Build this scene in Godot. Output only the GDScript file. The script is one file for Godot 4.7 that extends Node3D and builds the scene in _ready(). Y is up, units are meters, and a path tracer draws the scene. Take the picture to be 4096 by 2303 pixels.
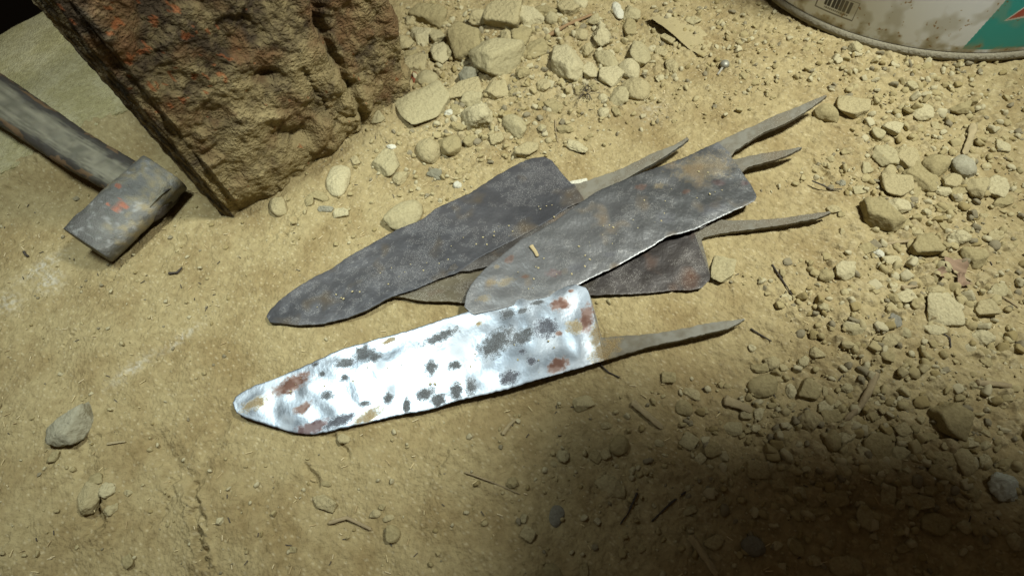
extends Node3D
# Forged blade blanks, a hammer and a rusty iron block on a dry earth floor, lit by two shaded work lamps.
const FRONT_UP := [-25.97, -20.19, -25.83, -20.61, -25.43, -20.91, -24.04, -21.40, -22.62, -21.63, -20.85, -22.11, -19.05, -22.51, -16.15, -23.34, -14.50, -23.50, -12.84, -23.71, -9.89, -23.95, -7.66, -24.25, -5.42, -24.52, -1.64, -25.03, 1.03, -25.43, 3.29, -25.54, 4.96, -25.50, 5.93, -25.31, 6.62, -24.87, 6.85, -24.10, 6.73, -22.55, 6.62, -20.76, 6.87, -19.85, 8.57, -19.72, 9.93, -19.54, 11.66, -19.40, 14.12, -19.39, 16.26, -19.49, 18.34, -19.40, 19.31, -19.36]
const FRONT_LO := [-25.97, -20.19, -25.89, -19.74, -25.55, -19.14, -24.80, -18.61, -23.78, -18.11, -21.64, -17.07, -20.24, -16.47, -18.86, -16.09, -17.67, -16.02, -16.48, -16.09, -13.07, -16.24, -11.37, -16.36, -9.66, -16.33, -7.95, -16.37, -6.22, -16.63, -4.85, -16.70, -1.74, -16.85, 0.36, -17.14, 2.47, -17.34, 4.23, -17.52, 6.00, -17.71, 8.14, -17.98, 11.01, -18.34, 13.47, -18.40, 15.96, -18.57, 17.57, -18.69, 18.92, -19.05, 19.29, -19.29]
const UPPER_UP := [-23.49, -28.33, -23.26, -28.80, -22.24, -29.83, -20.55, -30.92, -18.81, -31.85, -17.24, -32.36, -15.65, -33.31, -10.35, -35.61, -7.86, -36.24, -6.12, -37.40, -2.69, -38.44, 0.48, -40.17, 2.75, -41.16, 4.53, -41.55, 5.78, -41.37, 6.50, -40.63, 6.88, -39.32, 7.36, -38.11, 7.83, -37.15, 8.72, -37.05, 10.44, -37.36, 13.02, -37.75, 14.81, -38.26, 16.64, -38.84, 18.85, -39.22, 20.42, -39.82]
const UPPER_LO := [-23.49, -28.33, -23.54, -27.91, -23.17, -27.54, -22.09, -27.25, -20.56, -26.70, -18.29, -26.38, -15.67, -26.54, -13.78, -26.93, -11.48, -27.85, -8.80, -28.28, -6.84, -28.86, -4.89, -29.18, -2.83, -30.31, -0.77, -31.09, 1.30, -31.84, 4.71, -33.21, 6.93, -34.33, 9.94, -35.15, 12.18, -36.01, 14.45, -36.88, 16.27, -37.49, 18.67, -38.59, 20.40, -39.48]
const TOP_UP := [-4.52, -25.15, -4.34, -26.08, -3.77, -27.25, -2.99, -28.09, -1.81, -29.05, -0.40, -29.90, 1.65, -31.23, 3.30, -31.83, 5.44, -32.82, 7.69, -34.16, 9.95, -35.34, 12.12, -36.00, 14.30, -36.56, 16.90, -37.14, 19.53, -37.73, 22.29, -38.64, 24.61, -39.33, 26.44, -39.81, 27.79, -40.06, 29.93, -40.71, 31.96, -41.05, 33.81, -41.43, 35.41, -41.70]
const TOP_LO := [-4.53, -25.06, -4.44, -24.55, -3.83, -24.18, -2.55, -24.22, -0.54, -24.32, 1.32, -24.61, 3.15, -24.62, 5.43, -25.08, 7.82, -25.97, 9.80, -26.52, 11.87, -27.33, 13.97, -28.15, 15.29, -28.79, 16.83, -28.88, 18.02, -29.05, 20.15, -29.72, 22.30, -30.40, 23.57, -30.71, 24.48, -31.09, 24.86, -31.60, 24.80, -33.03, 24.56, -34.22, 24.44, -35.56, 24.14, -36.44, 24.13, -36.88, 24.79, -37.49, 26.26, -38.15, 28.20, -38.93, 30.01, -39.30, 31.42, -39.71, 33.45, -40.56, 35.33, -41.41]
const RED_UP := [-14.64, -29.19, -13.46, -29.99, -10.32, -30.35, -6.77, -30.64, -2.87, -30.44, 4.92, -30.21, 12.63, -29.76, 16.49, -29.65, 18.81, -29.63, 19.94, -30.11, 20.78, -30.27, 22.00, -29.86, 24.15, -29.34, 26.35, -29.01, 28.59, -28.81, 30.84, -28.66]
const RED_LO := [-14.64, -29.19, -13.49, -28.65, -10.45, -27.87, -8.96, -27.18, -8.03, -26.91, -6.36, -26.57, -4.71, -26.03, -0.53, -25.07, 3.88, -24.75, 7.17, -24.51, 9.66, -24.10, 12.52, -23.74, 14.67, -23.56, 15.87, -23.28, 16.98, -23.31, 17.87, -23.89, 18.15, -24.53, 18.32, -25.72, 18.47, -27.13, 18.31, -28.28, 18.78, -28.55, 20.05, -28.66, 21.95, -28.58, 23.79, -28.37, 25.67, -28.25, 27.56, -28.18, 29.47, -28.15, 30.76, -28.39]
const UNDER_UP := [-6.21, -29.21, -5.55, -30.07, -3.52, -30.94, -0.17, -32.52, 3.61, -33.77, 6.97, -34.55, 9.97, -35.32, 11.77, -36.07, 13.96, -36.63, 17.80, -37.10, 21.11, -37.16, 24.00, -37.14, 24.66, -36.66, 25.90, -36.70, 27.53, -36.65, 29.11, -36.50, 30.73, -36.45, 31.13, -36.41]
const UNDER_LO := [-6.21, -29.21, -5.62, -29.40, -3.72, -29.19, -1.20, -29.35, 2.08, -29.40, 6.70, -29.36, 12.49, -29.44, 15.91, -29.28, 17.63, -29.24, 18.79, -29.27, 19.70, -29.70, 20.31, -30.38, 22.45, -32.64, 24.40, -34.78, 25.43, -35.40, 27.09, -35.50, 28.33, -35.54, 29.66, -35.82, 30.97, -36.23]
const FRONT_MARKS := [[-14.07, -22.51, 0.92, 0.73, 0, 0], [-15.79, -21.91, 0.83, 0.46, 0, 0], [-13.13, -22.02, 0.55, 0.40, 0, 0], [-7.10, -22.74, 1.47, 0.40, 12, 0], [-0.75, -23.75, 0.70, 0.40, 0, 0], [0.59, -23.70, 0.55, 0.26, 10, 0], [-2.25, -21.19, 1.56, 0.88, 30, 0], [0.12, -21.36, 1.01, 0.59, 20, 0], [2.36, -21.76, 0.88, 0.77, 0, 1], [-8.18, -19.99, 0.48, 0.59, 0, 0], [-8.90, -17.80, 0.70, 0.48, 0, 0], [-7.83, -17.04, 0.59, 0.50, 0, 0], [-6.20, -17.50, 0.48, 0.70, 0, 0], [-4.92, -17.64, 0.40, 0.59, 0, 0], [-10.57, -17.07, 0.29, 0.59, 0, 0], [-12.16, -18.01, 0.40, 0.40, 0, 0], [-17.46, -19.26, 0.51, 0.33, 0, 0], [-15.89, -20.53, 0.37, 0.29, 0, 0], [-17.96, -21.31, 0.29, 0.22, 0, 0], [-18.60, -22.30, 0.26, 0.22, 0, 0], [-14.25, -17.92, 0.48, 0.22, 0, 0], [-1.54, -17.79, 0.77, 0.48, 0, 1], [-0.10, -19.97, 0.29, 0.22, 0, 1], [-6.15, -19.81, 0.48, 0.37, 0, 0], [0.56, -18.95, 0.37, 0.29, 0, 1], [2.05, -24.29, 0.51, 0.22, 0, 0], [-20.67, -20.92, 1.47, 0.66, 22, 2], [-23.95, -19.73, 1.14, 0.48, 15, 3], [-19.64, -18.51, 0.73, 0.40, 20, 2], [-18.94, -16.63, 1.38, 0.48, 8, 4], [-16.52, -16.75, 1.28, 0.44, 12, 1], [-13.91, -16.80, 1.14, 0.44, 22, 3], [3.97, -23.69, 0.84, 0.55, 0, 2], [5.98, -21.90, 0.55, 1.14, -20, 2], [4.91, -21.27, 0.73, 0.55, -20, 3], [2.71, -18.16, 0.84, 0.55, 20, 2], [3.36, -21.04, 0.26, 0.22, 0, 2], [6.46, -20.24, 0.40, 1.10, -15, 3], [6.93, -18.64, 0.73, 1.28, -60, 3], [-3.50, -23.32, 0.26, 0.18, 0, 3], [-11.75, -23.32, 0.55, 0.22, 12, 3], [5.16, -24.82, 0.22, 0.15, 0, 2]]
const TOP_MARKS := [[0.19, -29.31, 0.49, 0.30, 20, 2], [-1.88, -27.13, 0.44, 0.30, 0, 3], [-0.44, -27.01, 0.68, 0.38, 10, 3], [3.99, -26.96, 0.68, 0.41, -10, 4], [-2.79, -25.65, 0.55, 0.30, 0, 3], [-1.08, -28.69, 0.30, 0.19, 0, 3], [6.30, -27.17, 0.96, 0.38, 0, 1], [8.58, -31.55, 0.75, 0.55, 0, 0], [9.74, -28.74, 0.68, 0.48, 0, 0], [13.94, -30.58, 0.68, 0.49, 0, 0], [21.86, -33.97, 0.55, 0.41, 0, 4], [24.27, -33.32, 0.36, 0.27, 0, 4], [21.15, -36.08, 2.73, 1.50, 0, 3], [15.51, -30.80, 0.82, 0.55, 0, 1], [2.73, -30.21, 0.82, 0.41, 0, 0], [20.29, -31.08, 1.23, 0.55, 10, 1], [14.36, -34.96, 0.55, 0.36, 0, 2], [16.18, -34.75, 0.55, 0.33, 0, 3], [1.33, -27.16, 0.41, 0.19, 0, 2], [9.39, -27.92, 0.55, 0.27, 0, 1], [4.40, -31.14, 0.82, 0.41, 0, 0], [18.44, -33.44, 0.41, 0.27, 0, 2]]
const STONES := [
	[2.62, -58.73, 2.93, 3.21, -26, 0.62, 0, 1, "large flat-topped tan stone with a ragged brown lower facet"],
	[11.09, -55.69, 1.70, 2.55, -15, 0.75, 0, 1, "pale blocky stone with a dark undercut lower left side"],
	[-6.33, -53.15, 2.77, 2.36, 20, 0.35, 2, 1, "flat slab-like tan stone lying against the right foot of the rusty block"],
	[5.00, -67.43, 2.09, 2.82, -16, 0.60, 0, 0, "wide buried stone at the top edge right of the rusty block"],
	[-9.65, -37.75, 1.62, 1.95, -52, 0.45, 1, 1, "smooth pale oval stone tucked beside the upper blade"],
	[-16.89, -44.32, 1.26, 2.09, 0, 0.40, 1, 1, "flat rounded stone with a white fleck near the block foot"],
	[-11.31, -45.55, 1.46, 1.46, -36, 0.45, 2, 1, "square-edged flat tan stone midway between block and upper blade"],
	[-6.52, -46.29, 1.28, 1.56, 0, 0.70, 1, 0, "rounded brownish stone with dusty top above the upper blade"],
	[35.88, -27.48, 1.48, 1.61, -12, 0.80, 0, 0, "biggest stone right of the tangs with a brown shadowed left flank"],
	[39.06, -30.87, 1.22, 1.39, -24, 0.50, 2, 0, "flat square stone with a thick left edge among the right-hand cluster"],
	[37.78, -23.70, 1.06, 0.99, 0, 0.75, 0, 0, "wedge-shaped stone with a brown shadowed base"],
	[36.04, -17.30, 1.18, 1.31, -11, 0.50, 2, 1, "large pale flat-faced stone in the dust at the right"],
	[31.89, -8.51, 1.19, 1.38, -34, 0.80, 0, 0, "big tilted stone with a dark left flank above the rubble bank"],
	[33.20, -3.12, 1.01, 1.07, -10, 0.60, 3, 6, "porous ash-white lump with black holes at the right edge"],
	[-40.74, -20.30, 1.73, 1.85, 25, 0.60, 0, 5, "grey-white quartz-like stone alone on the bare dirt at lower left"],
	[-37.78, -13.95, 0.73, 1.15, -24, 0.70, 0, 0, "narrow upright-lying stone in the hollow at lower left"],
	[19.45, -24.82, 0.90, 1.39, -30, 0.50, 2, 1, "pale angular stone next to the butt of the reddish blade"],
	[31.86, -17.18, 0.55, 0.74, -11, 0.50, 3, 4, "dark grey slag piece in the tan dust"],
	[19.46, -64.78, 0.66, 1.51, 0, 0.50, 1, 2, "white shell-like fragment near the top edge"],
	[41.48, -34.27, 1.12, 1.56, -13, 0.50, 0, 0, "smooth trapezoid stone right of the two upper tangs"],
	[41.86, -31.41, 1.51, 1.27, -51, 0.45, 2, 0, "long flat stone resting against the square one"],
	[45.62, -28.88, 0.95, 1.31, -13, 0.80, 0, 0, "dark-sided cube-like stone at the right end of the cluster"],
	[45.66, -31.53, 1.05, 1.21, -13, 0.60, 1, 5, "greyish stone flecked with white and red"],
	[39.22, -41.53, 1.43, 1.34, -33, 0.50, 2, 0, "flat stone just right of the longest tang tip"],
	[36.30, -41.39, 1.22, 1.02, -21, 0.70, 1, 0, "half-buried stone with a dark hollow under the longest tang tip"],
	[29.91, -22.54, 0.78, 0.77, -12, 0.70, 0, 1, "pale rounded stone with a whitish rim in the bare dust"],
	[25.80, -7.50, 0.89, 1.13, -27, 0.40, 2, 0, "flat fan-shaped stone in the middle of the rubble bank"],
	[31.64, -5.31, 0.68, 0.99, 5, 0.50, 1, 0, "long oval stone near the porous lump"],
	[27.38, -1.48, 0.86, 0.70, -31, 0.60, 2, 0, "brick-shaped stone in the half shade at lower right"],
	[14.10, -2.12, 0.84, 0.67, -9, 0.70, 1, 4, "rounded grey stone deep in the shade at the bottom"],
	[26.81, -3.12, 0.96, 0.52, -26, 0.40, 2, 1, "pale long flake sticking out of the shaded rubble"],
	[4.92, -7.92, 1.07, 0.85, -10, 0.40, 3, 0, "broad buried hump in the shadow below the bright blade"],
	[-12.36, -7.18, 0.52, 0.64, 0, 0.60, 1, 0, "oval stone alone on the dirt at the bottom centre"],
	[-17.88, -10.54, 0.99, 0.52, -27, 0.60, 0, 0, "wedge stone half sunk in a hole below the bright blade"],
	[12.25, -12.98, 0.74, 0.66, -32, 0.50, 1, 0, "flat oval stone at the edge of the shadow"],
	[0.38, -6.47, 0.54, 0.77, -24, 0.35, 1, 4, "bluish grey buried stone in the shadow"],
	[-7.40, -58.69, 0.35, 0.86, -14, 0.80, 0, 7, "small brick-red chip behind the right edge of the block"],
	[8.59, -37.81, 0.99, 0.58, 0, 0.40, 2, 2, "white chip lying under the upper blade's tang"],
	[16.00, -56.23, 1.52, 1.31, -35, 0.52, 3, 1, "large lumpy pale stone lying right of the pale undercut stone"],
	[9.41, -42.95, 1.45, 0.73, -56, 0.40, 3, 1, "crumbly pale flake with a dark left edge above the top blade"],
	[-0.30, -64.05, 2.85, 2.09, -81, 0.64, 0, 0, "large angular tan stone lying upper left of the large flat-topped stone"],
	[8.12, -65.97, 1.31, 1.90, 29, 0.79, 2, 1, "mid-sized flat pale stone lying left of the brown stick at the top"],
	[8.38, -59.76, 1.33, 1.93, -39, 0.52, 3, 0, "large lumpy tan stone lying upper left of the pale undercut stone"],
	[-0.47, -49.86, 1.91, 1.75, -33, 0.76, 3, 1, "large lumpy pale stone lying right of the flat slab-like stone"],
	[3.46, -47.81, 1.10, 1.77, 27, 0.69, 1, 1, "large rounded pale stone lying below the large flat-topped stone"],
	[-1.65, -54.79, 1.89, 1.30, 5, 0.51, 0, 0, "large angular tan stone lying upper right of the flat slab-like stone"],
	[-0.88, -52.74, 1.02, 0.84, -22, 0.77, 0, 1, "mid-sized angular pale stone lying lower left of the large flat-topped stone"],
	[2.06, -53.85, 1.30, 1.28, 6, 0.54, 0, 0, "mid-sized angular tan stone lying below the large flat-topped stone"],
	[-4.16, -46.59, 1.35, 1.18, -62, 0.80, 0, 0, "mid-sized angular tan stone lying lower right of the flat slab-like stone"],
	[-10.05, -43.22, 0.72, 1.06, -19, 0.58, 0, 0, "mid-sized angular tan stone lying above the smooth pale oval stone"],
	[-4.53, -70.37, 2.18, 1.48, -41, 0.70, 2, 0, "large flat tan stone lying upper left of the large flat-topped stone"],
	[-6.04, -67.00, 1.34, 1.54, -1, 0.52, 0, 1, "mid-sized angular pale stone lying above the block's right foot"],
	[-4.20, -66.50, 1.19, 0.84, -67, 0.77, 0, 1, "small angular pale stone lying above the block's right foot"],
	[-3.86, -62.03, 0.95, 1.44, 9, 0.79, 0, 1, "mid-sized angular pale stone lying upper right of the block's right foot"],
	[-2.58, -62.70, 1.34, 1.01, 68, 0.57, 0, 1, "mid-sized angular pale stone lying left of the large flat-topped stone"],
	[-8.41, -65.70, 1.21, 1.35, 55, 0.50, 3, 0, "mid-sized lumpy tan stone lying above the block's right foot"],
	[-7.83, -63.32, 1.01, 0.85, -3, 0.54, 0, 0, "small angular tan stone lying above the block's right foot"],
	[-7.04, -61.27, 1.22, 1.48, -13, 0.55, 2, 0, "mid-sized flat tan stone lying above the block's right foot"],
	[-5.91, -58.16, 1.29, 1.19, -39, 0.53, 1, 1, "mid-sized rounded pale stone lying upper right of the block's right foot"],
	[18.18, -54.12, 1.30, 1.44, -24, 0.61, 1, 1, "mid-sized rounded pale stone lying right of the pale undercut stone"],
	[20.20, -56.14, 1.63, 1.17, 65, 0.67, 0, 1, "mid-sized angular pale stone lying right of the pale undercut stone"],
	[15.75, -53.76, 1.42, 1.55, -48, 0.54, 0, 1, "large angular pale stone lying right of the pale undercut stone"],
	[15.93, -49.66, 0.94, 1.22, -19, 0.54, 0, 1, "mid-sized angular pale stone lying lower right of the pale undercut stone"],
	[18.22, -50.49, 1.53, 1.72, 5, 0.50, 1, 0, "large rounded tan stone lying right of the pale undercut stone"],
	[10.66, -66.51, 1.33, 0.89, -7, 0.65, 0, 0, "mid-sized angular tan stone lying upper left of the brown stick at the top"],
	[13.11, -65.99, 1.09, 1.07, -68, 0.74, 2, 0, "small flat tan stone lying above the brown stick at the top"],
	[10.88, -64.62, 0.87, 0.87, 6, 0.77, 1, 1, "small rounded pale stone lying left of the brown stick at the top"],
	[1.97, -67.95, 1.57, 1.52, -43, 0.63, 3, 0, "mid-sized lumpy tan stone lying above the large flat-topped stone"],
	[6.47, -62.77, 1.27, 1.49, -32, 0.67, 0, 0, "mid-sized angular tan stone lying upper right of the large flat-topped stone"],
	[16.27, -60.09, 1.72, 1.16, 69, 0.78, 3, 1, "first mid-sized lumpy pale stone right of the brown stick at the top"],
	[20.21, -61.46, 0.79, 1.52, -1, 0.68, 2, 0, "mid-sized flat tan stone lying right of the brown stick at the top"],
	[14.93, -67.00, 1.15, 1.11, -38, 0.52, 1, 1, "mid-sized rounded pale stone lying upper right of the brown stick at the top"],
	[21.00, -63.76, 1.14, 1.26, -15, 0.53, 3, 1, "second mid-sized lumpy pale stone right of the brown stick at the top"],
	[4.83, -62.66, 1.06, 1.01, -40, 0.75, 3, 0, "small lumpy tan stone lying upper right of the large flat-topped stone"],
	[-2.94, -52.04, 0.46, 0.85, 1, 0.65, 2, 0, "small flat tan stone lying right of the flat slab-like stone"],
	[-2.34, -51.43, 0.71, 0.47, -82, 0.64, 0, 1, "tiny angular pale stone lying right of the flat slab-like stone"],
	[-3.02, -49.32, 0.85, 0.47, -36, 0.60, 0, 0, "first small angular tan stone lower right of the flat slab-like stone"],
	[4.18, -43.59, 1.13, 0.80, -14, 0.74, 2, 0, "mid-sized flat tan stone lying lower left of the pale undercut stone"],
	[8.85, -45.63, 0.76, 0.59, 9, 0.58, 0, 0, "small angular tan stone lying below the pale undercut stone"],
	[6.71, -44.43, 0.40, 0.40, 14, 0.62, 1, 0, "tiny rounded tan stone lying below the pale undercut stone"],
	[-18.93, -42.68, 1.10, 0.51, -34, 0.71, 2, 0, "small flat tan stone lying lower left of the white-flecked stone"],
	[-16.52, -39.68, 0.76, 0.44, -2, 0.76, 2, 1, "small flat pale stone lying below the white-flecked stone"],
	[-19.92, -42.01, 0.38, 0.57, 1, 0.68, 0, 0, "tiny angular tan stone lying lower left of the white-flecked stone"],
	[-23.48, -42.03, 1.20, 0.89, -78, 0.67, 1, 0, "mid-sized rounded tan stone lying right of the block's front foot"],
	[-11.94, -52.53, 0.80, 0.87, 63, 0.65, 0, 1, "small angular pale stone lying lower left of the block's right foot"],
	[-14.96, -47.06, 0.61, 0.36, -70, 0.68, 0, 0, "tiny angular tan stone lying upper right of the white-flecked stone"],
	[40.36, -37.62, 0.62, 0.69, 10, 0.68, 1, 1, "small rounded pale stone lying above the flat square stone"],
	[41.83, -37.96, 0.74, 0.76, -44, 0.78, 0, 1, "small angular pale stone lying above the flat square stone"],
	[39.69, -34.85, 1.09, 0.96, -101, 0.53, 0, 1, "mid-sized angular pale stone lying upper left of the flat square stone"],
	[39.38, -32.98, 0.86, 0.51, 46, 0.69, 0, 0, "small angular tan stone lying upper left of the flat square stone"],
	[43.55, -32.34, 1.25, 1.08, 20, 0.79, 1, 0, "large rounded tan stone lying upper right of the flat square stone"],
	[43.96, -30.16, 0.74, 0.79, -27, 0.62, 2, 0, "mid-sized flat tan stone lying right of the flat square stone"],
	[43.89, -28.97, 0.70, 0.60, 10, 0.59, 0, 0, "small angular tan stone lying right of the flat square stone"],
	[42.72, -29.38, 0.60, 0.56, -13, 0.70, 2, 1, "first small flat pale stone right of the flat square stone"],
	[40.57, -29.97, 0.52, 0.27, 50, 0.70, 0, 0, "tiny angular tan stone lying right of the flat square stone"],
	[47.63, -28.73, 0.83, 1.05, -45, 0.56, 2, 1, "mid-sized flat pale stone lying upper right of the wedge-shaped stone"],
	[47.42, -27.15, 0.94, 0.51, 6, 0.69, 2, 0, "mid-sized flat tan stone lying upper right of the wedge-shaped stone"],
	[37.89, -28.53, 0.90, 0.69, -20, 0.66, 0, 1, "mid-sized angular pale stone lying upper right of the biggest brown-flanked stone"],
	[37.38, -26.58, 0.50, 0.71, -84, 0.77, 0, 0, "small angular tan stone lying right of the biggest brown-flanked stone"],
	[41.22, -23.92, 0.87, 0.89, -23, 0.78, 3, 1, "mid-sized lumpy pale stone lying right of the wedge-shaped stone"],
	[41.37, -21.76, 0.88, 0.96, -8, 0.63, 0, 0, "mid-sized angular tan stone lying right of the wedge-shaped stone"],
	[40.07, -27.37, 0.43, 0.40, -33, 0.79, 3, 1, "tiny lumpy pale stone lying above the wedge-shaped stone"],
	[39.30, -28.71, 0.58, 0.34, 33, 0.63, 0, 0, "tiny angular tan stone lying lower right of the flat square stone"],
	[32.09, -29.47, 0.44, 0.46, -77, 0.69, 2, 0, "tiny flat tan stone lying upper right of the tang of the reddish blade"],
	[32.49, -28.79, 0.29, 0.34, -9, 0.75, 0, 0, "tiny angular tan stone lying right of the tang of the reddish blade"],
	[31.72, -26.82, 0.37, 0.29, -90, 0.79, 0, 0, "tiny angular tan stone lying lower right of the tang of the reddish blade"],
	[33.09, -24.56, 0.62, 0.46, 9, 0.53, 0, 0, "small angular tan stone lying lower left of the biggest brown-flanked stone"],
	[34.61, -23.04, 0.63, 0.46, 4, 0.55, 2, 1, "small flat pale stone lying left of the wedge-shaped stone"],
	[36.31, -22.43, 0.53, 0.64, -49, 0.55, 3, 1, "small lumpy pale stone lying lower left of the wedge-shaped stone"],
	[44.64, -23.64, 0.54, 0.52, -24, 0.62, 2, 0, "small flat tan stone lying right of the wedge-shaped stone"],
	[36.63, -36.40, 0.58, 0.37, 1, 0.52, 0, 0, "tiny angular tan stone lying right of the short rust-banded tang"],
	[46.14, -39.63, 0.85, 1.03, -30, 0.52, 0, 1, "mid-sized angular pale stone lying lower right of the bucket rim"],
	[49.66, -38.76, 0.96, 0.79, 6, 0.78, 0, 0, "mid-sized angular tan stone lying lower right of the bucket rim"],
	[38.14, -14.45, 0.87, 0.82, -16, 0.53, 3, 1, "large lumpy pale stone lying lower right of the large pale flat-faced stone"],
	[28.31, -17.06, 0.82, 0.57, -7, 0.51, 0, 1, "mid-sized angular pale stone lying left of the dark grey slag piece"],
	[30.63, -15.45, 0.49, 0.60, -48, 0.70, 2, 0, "first small flat tan stone below the dark grey slag piece"],
	[29.71, -14.26, 0.49, 0.50, -36, 0.64, 2, 0, "second small flat tan stone below the dark grey slag piece"],
	[29.29, -14.85, 0.33, 0.32, -92, 0.68, 0, 0, "tiny angular tan stone lying lower left of the dark grey slag piece"],
	[32.17, -15.94, 0.49, 0.48, -36, 0.61, 1, 1, "small rounded pale stone lying lower right of the dark grey slag piece"],
	[34.56, -15.74, 0.66, 0.53, 6, 0.64, 2, 1, "mid-sized flat pale stone lying below the large pale flat-faced stone"],
	[33.06, -19.12, 0.45, 0.65, 14, 0.76, 0, 0, "small angular tan stone lying above the dark grey slag piece"],
	[33.84, -19.12, 0.49, 0.69, -80, 0.70, 0, 1, "small angular pale stone lying upper right of the dark grey slag piece"],
	[34.36, -18.34, 0.56, 0.50, 22, 0.76, 0, 0, "small angular tan stone lying left of the large pale flat-faced stone"],
	[36.80, -19.38, 0.66, 0.53, 8, 0.59, 0, 0, "small angular tan stone lying above the large pale flat-faced stone"],
	[38.43, -21.34, 0.64, 0.64, -8, 0.59, 1, 1, "mid-sized rounded pale stone lying lower right of the wedge-shaped stone"],
	[33.48, -20.46, 0.48, 0.45, -83, 0.58, 3, 1, "small lumpy pale stone lying above the dark grey slag piece"],
	[28.28, -22.58, 0.70, 0.65, -18, 0.64, 1, 0, "mid-sized rounded tan stone lying below the tang of the reddish blade"],
	[30.74, -13.10, 0.40, 0.30, 5, 0.53, 1, 1, "tiny rounded pale stone lying upper right of the long grey stick"],
	[37.27, -12.41, 0.38, 0.47, -70, 0.63, 0, 0, "small angular tan stone lying lower right of the large pale flat-faced stone"],
	[39.42, -16.78, 0.79, 0.68, 1, 0.69, 0, 0, "mid-sized angular tan stone lying right of the large pale flat-faced stone"],
	[41.89, -18.35, 0.62, 0.56, -1, 0.64, 2, 1, "small flat pale stone lying right of the large pale flat-faced stone"],
	[19.53, -17.04, 0.31, 0.32, 3, 0.53, 1, 1, "tiny rounded pale stone lying lower right of the bright blade's tang tip"],
	[19.44, -15.14, 0.62, 0.39, -8, 0.71, 2, 0, "small flat tan stone lying below the bright blade's tang tip"],
	[20.60, -15.43, 0.70, 0.64, -39, 0.56, 3, 0, "mid-sized lumpy tan stone lying lower right of the bright blade's tang tip"],
	[23.17, -15.06, 0.65, 0.42, 39, 0.64, 3, 1, "small lumpy pale stone lying upper left of the long grey stick"],
	[21.31, -12.81, 0.42, 0.67, -20, 0.58, 3, 1, "third small lumpy pale stone left of the long grey stick"],
	[22.70, -12.80, 0.87, 0.86, -22, 0.66, 2, 0, "large flat tan stone lying left of the long grey stick"],
	[23.94, -12.23, 0.29, 0.50, -28, 0.59, 2, 0, "small flat tan stone lying left of the long grey stick"],
	[19.19, -13.58, 1.34, 0.87, 12, 0.50, 1, 0, "large rounded tan stone lying below the bright blade's tang tip"],
	[23.31, -11.03, 0.49, 0.49, -25, 0.70, 2, 1, "small flat pale stone lying left of the long grey stick"],
	[24.26, -11.12, 0.46, 0.35, 24, 0.60, 3, 1, "second small lumpy pale stone left of the long grey stick"],
	[21.48, -10.13, 0.74, 0.92, -4, 0.71, 3, 0, "large lumpy tan stone lying lower left of the long grey stick"],
	[23.42, -10.24, 0.63, 0.48, -2, 0.67, 0, 0, "mid-sized angular tan stone lying lower left of the long grey stick"],
	[24.59, -9.35, 0.81, 0.42, 7, 0.73, 3, 1, "mid-sized lumpy pale stone lying upper left of the fan-shaped stone"],
	[27.00, -8.16, 0.43, 0.49, -14, 0.66, 0, 0, "first small angular tan stone upper right of the fan-shaped stone"],
	[28.21, -8.27, 0.40, 0.48, -77, 0.55, 0, 0, "second small angular tan stone upper right of the fan-shaped stone"],
	[29.11, -8.24, 0.35, 0.41, -29, 0.70, 3, 0, "small lumpy tan stone lying left of the big tilted stone"],
	[23.77, -8.51, 0.70, 0.50, 40, 0.63, 0, 1, "mid-sized angular pale stone lying left of the fan-shaped stone"],
	[22.60, -8.37, 0.61, 0.86, -26, 0.78, 1, 0, "mid-sized rounded tan stone lying left of the fan-shaped stone"],
	[24.46, -6.96, 0.50, 0.40, 47, 0.52, 0, 1, "small angular pale stone lying lower left of the fan-shaped stone"],
	[27.03, -6.64, 0.43, 0.68, -65, 0.67, 2, 1, "mid-sized flat pale stone lying right of the fan-shaped stone"],
	[27.95, -7.44, 0.46, 0.37, -2, 0.67, 0, 0, "first small angular tan stone right of the fan-shaped stone"],
	[29.80, -7.46, 0.61, 0.32, -8, 0.77, 0, 0, "small angular tan stone lying lower left of the big tilted stone"],
	[28.38, -5.99, 0.51, 0.38, -12, 0.63, 0, 0, "second small angular tan stone right of the fan-shaped stone"],
	[30.15, -5.68, 0.61, 0.47, -12, 0.53, 0, 0, "mid-sized angular tan stone lying below the big tilted stone"],
	[32.49, -6.55, 0.57, 0.44, -9, 0.64, 0, 1, "mid-sized angular pale stone lying lower right of the big tilted stone"],
	[33.61, -6.14, 0.39, 0.26, 33, 0.69, 0, 1, "small angular pale stone lying upper left of the porous white lump"],
	[33.00, -5.07, 0.66, 0.42, 35, 0.71, 3, 1, "mid-sized lumpy pale stone lying upper left of the porous white lump"],
	[34.18, -4.58, 0.78, 0.41, 8, 0.51, 3, 0, "mid-sized lumpy tan stone lying above the porous white lump"],
	[22.44, -6.04, 0.51, 0.72, -0, 0.79, 3, 0, "mid-sized lumpy tan stone lying lower left of the fan-shaped stone"],
	[24.60, -5.88, 0.53, 0.33, 8, 0.66, 0, 0, "first small angular tan stone below the fan-shaped stone"],
	[25.39, -5.75, 0.42, 0.55, -101, 0.62, 0, 0, "second small angular tan stone below the fan-shaped stone"],
	[25.66, -5.00, 0.36, 0.35, 39, 0.56, 0, 0, "second small angular tan stone lower right of the fan-shaped stone"],
	[26.24, -5.93, 0.42, 0.39, -32, 0.73, 0, 0, "first small angular tan stone lower right of the fan-shaped stone"],
	[29.40, -4.86, 0.66, 0.63, -39, 0.57, 0, 0, "mid-sized angular tan stone lying above the brick-shaped stone"],
	[26.54, -4.04, 0.63, 0.36, 11, 0.54, 0, 1, "mid-sized angular pale stone lying upper left of the brick-shaped stone"],
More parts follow.
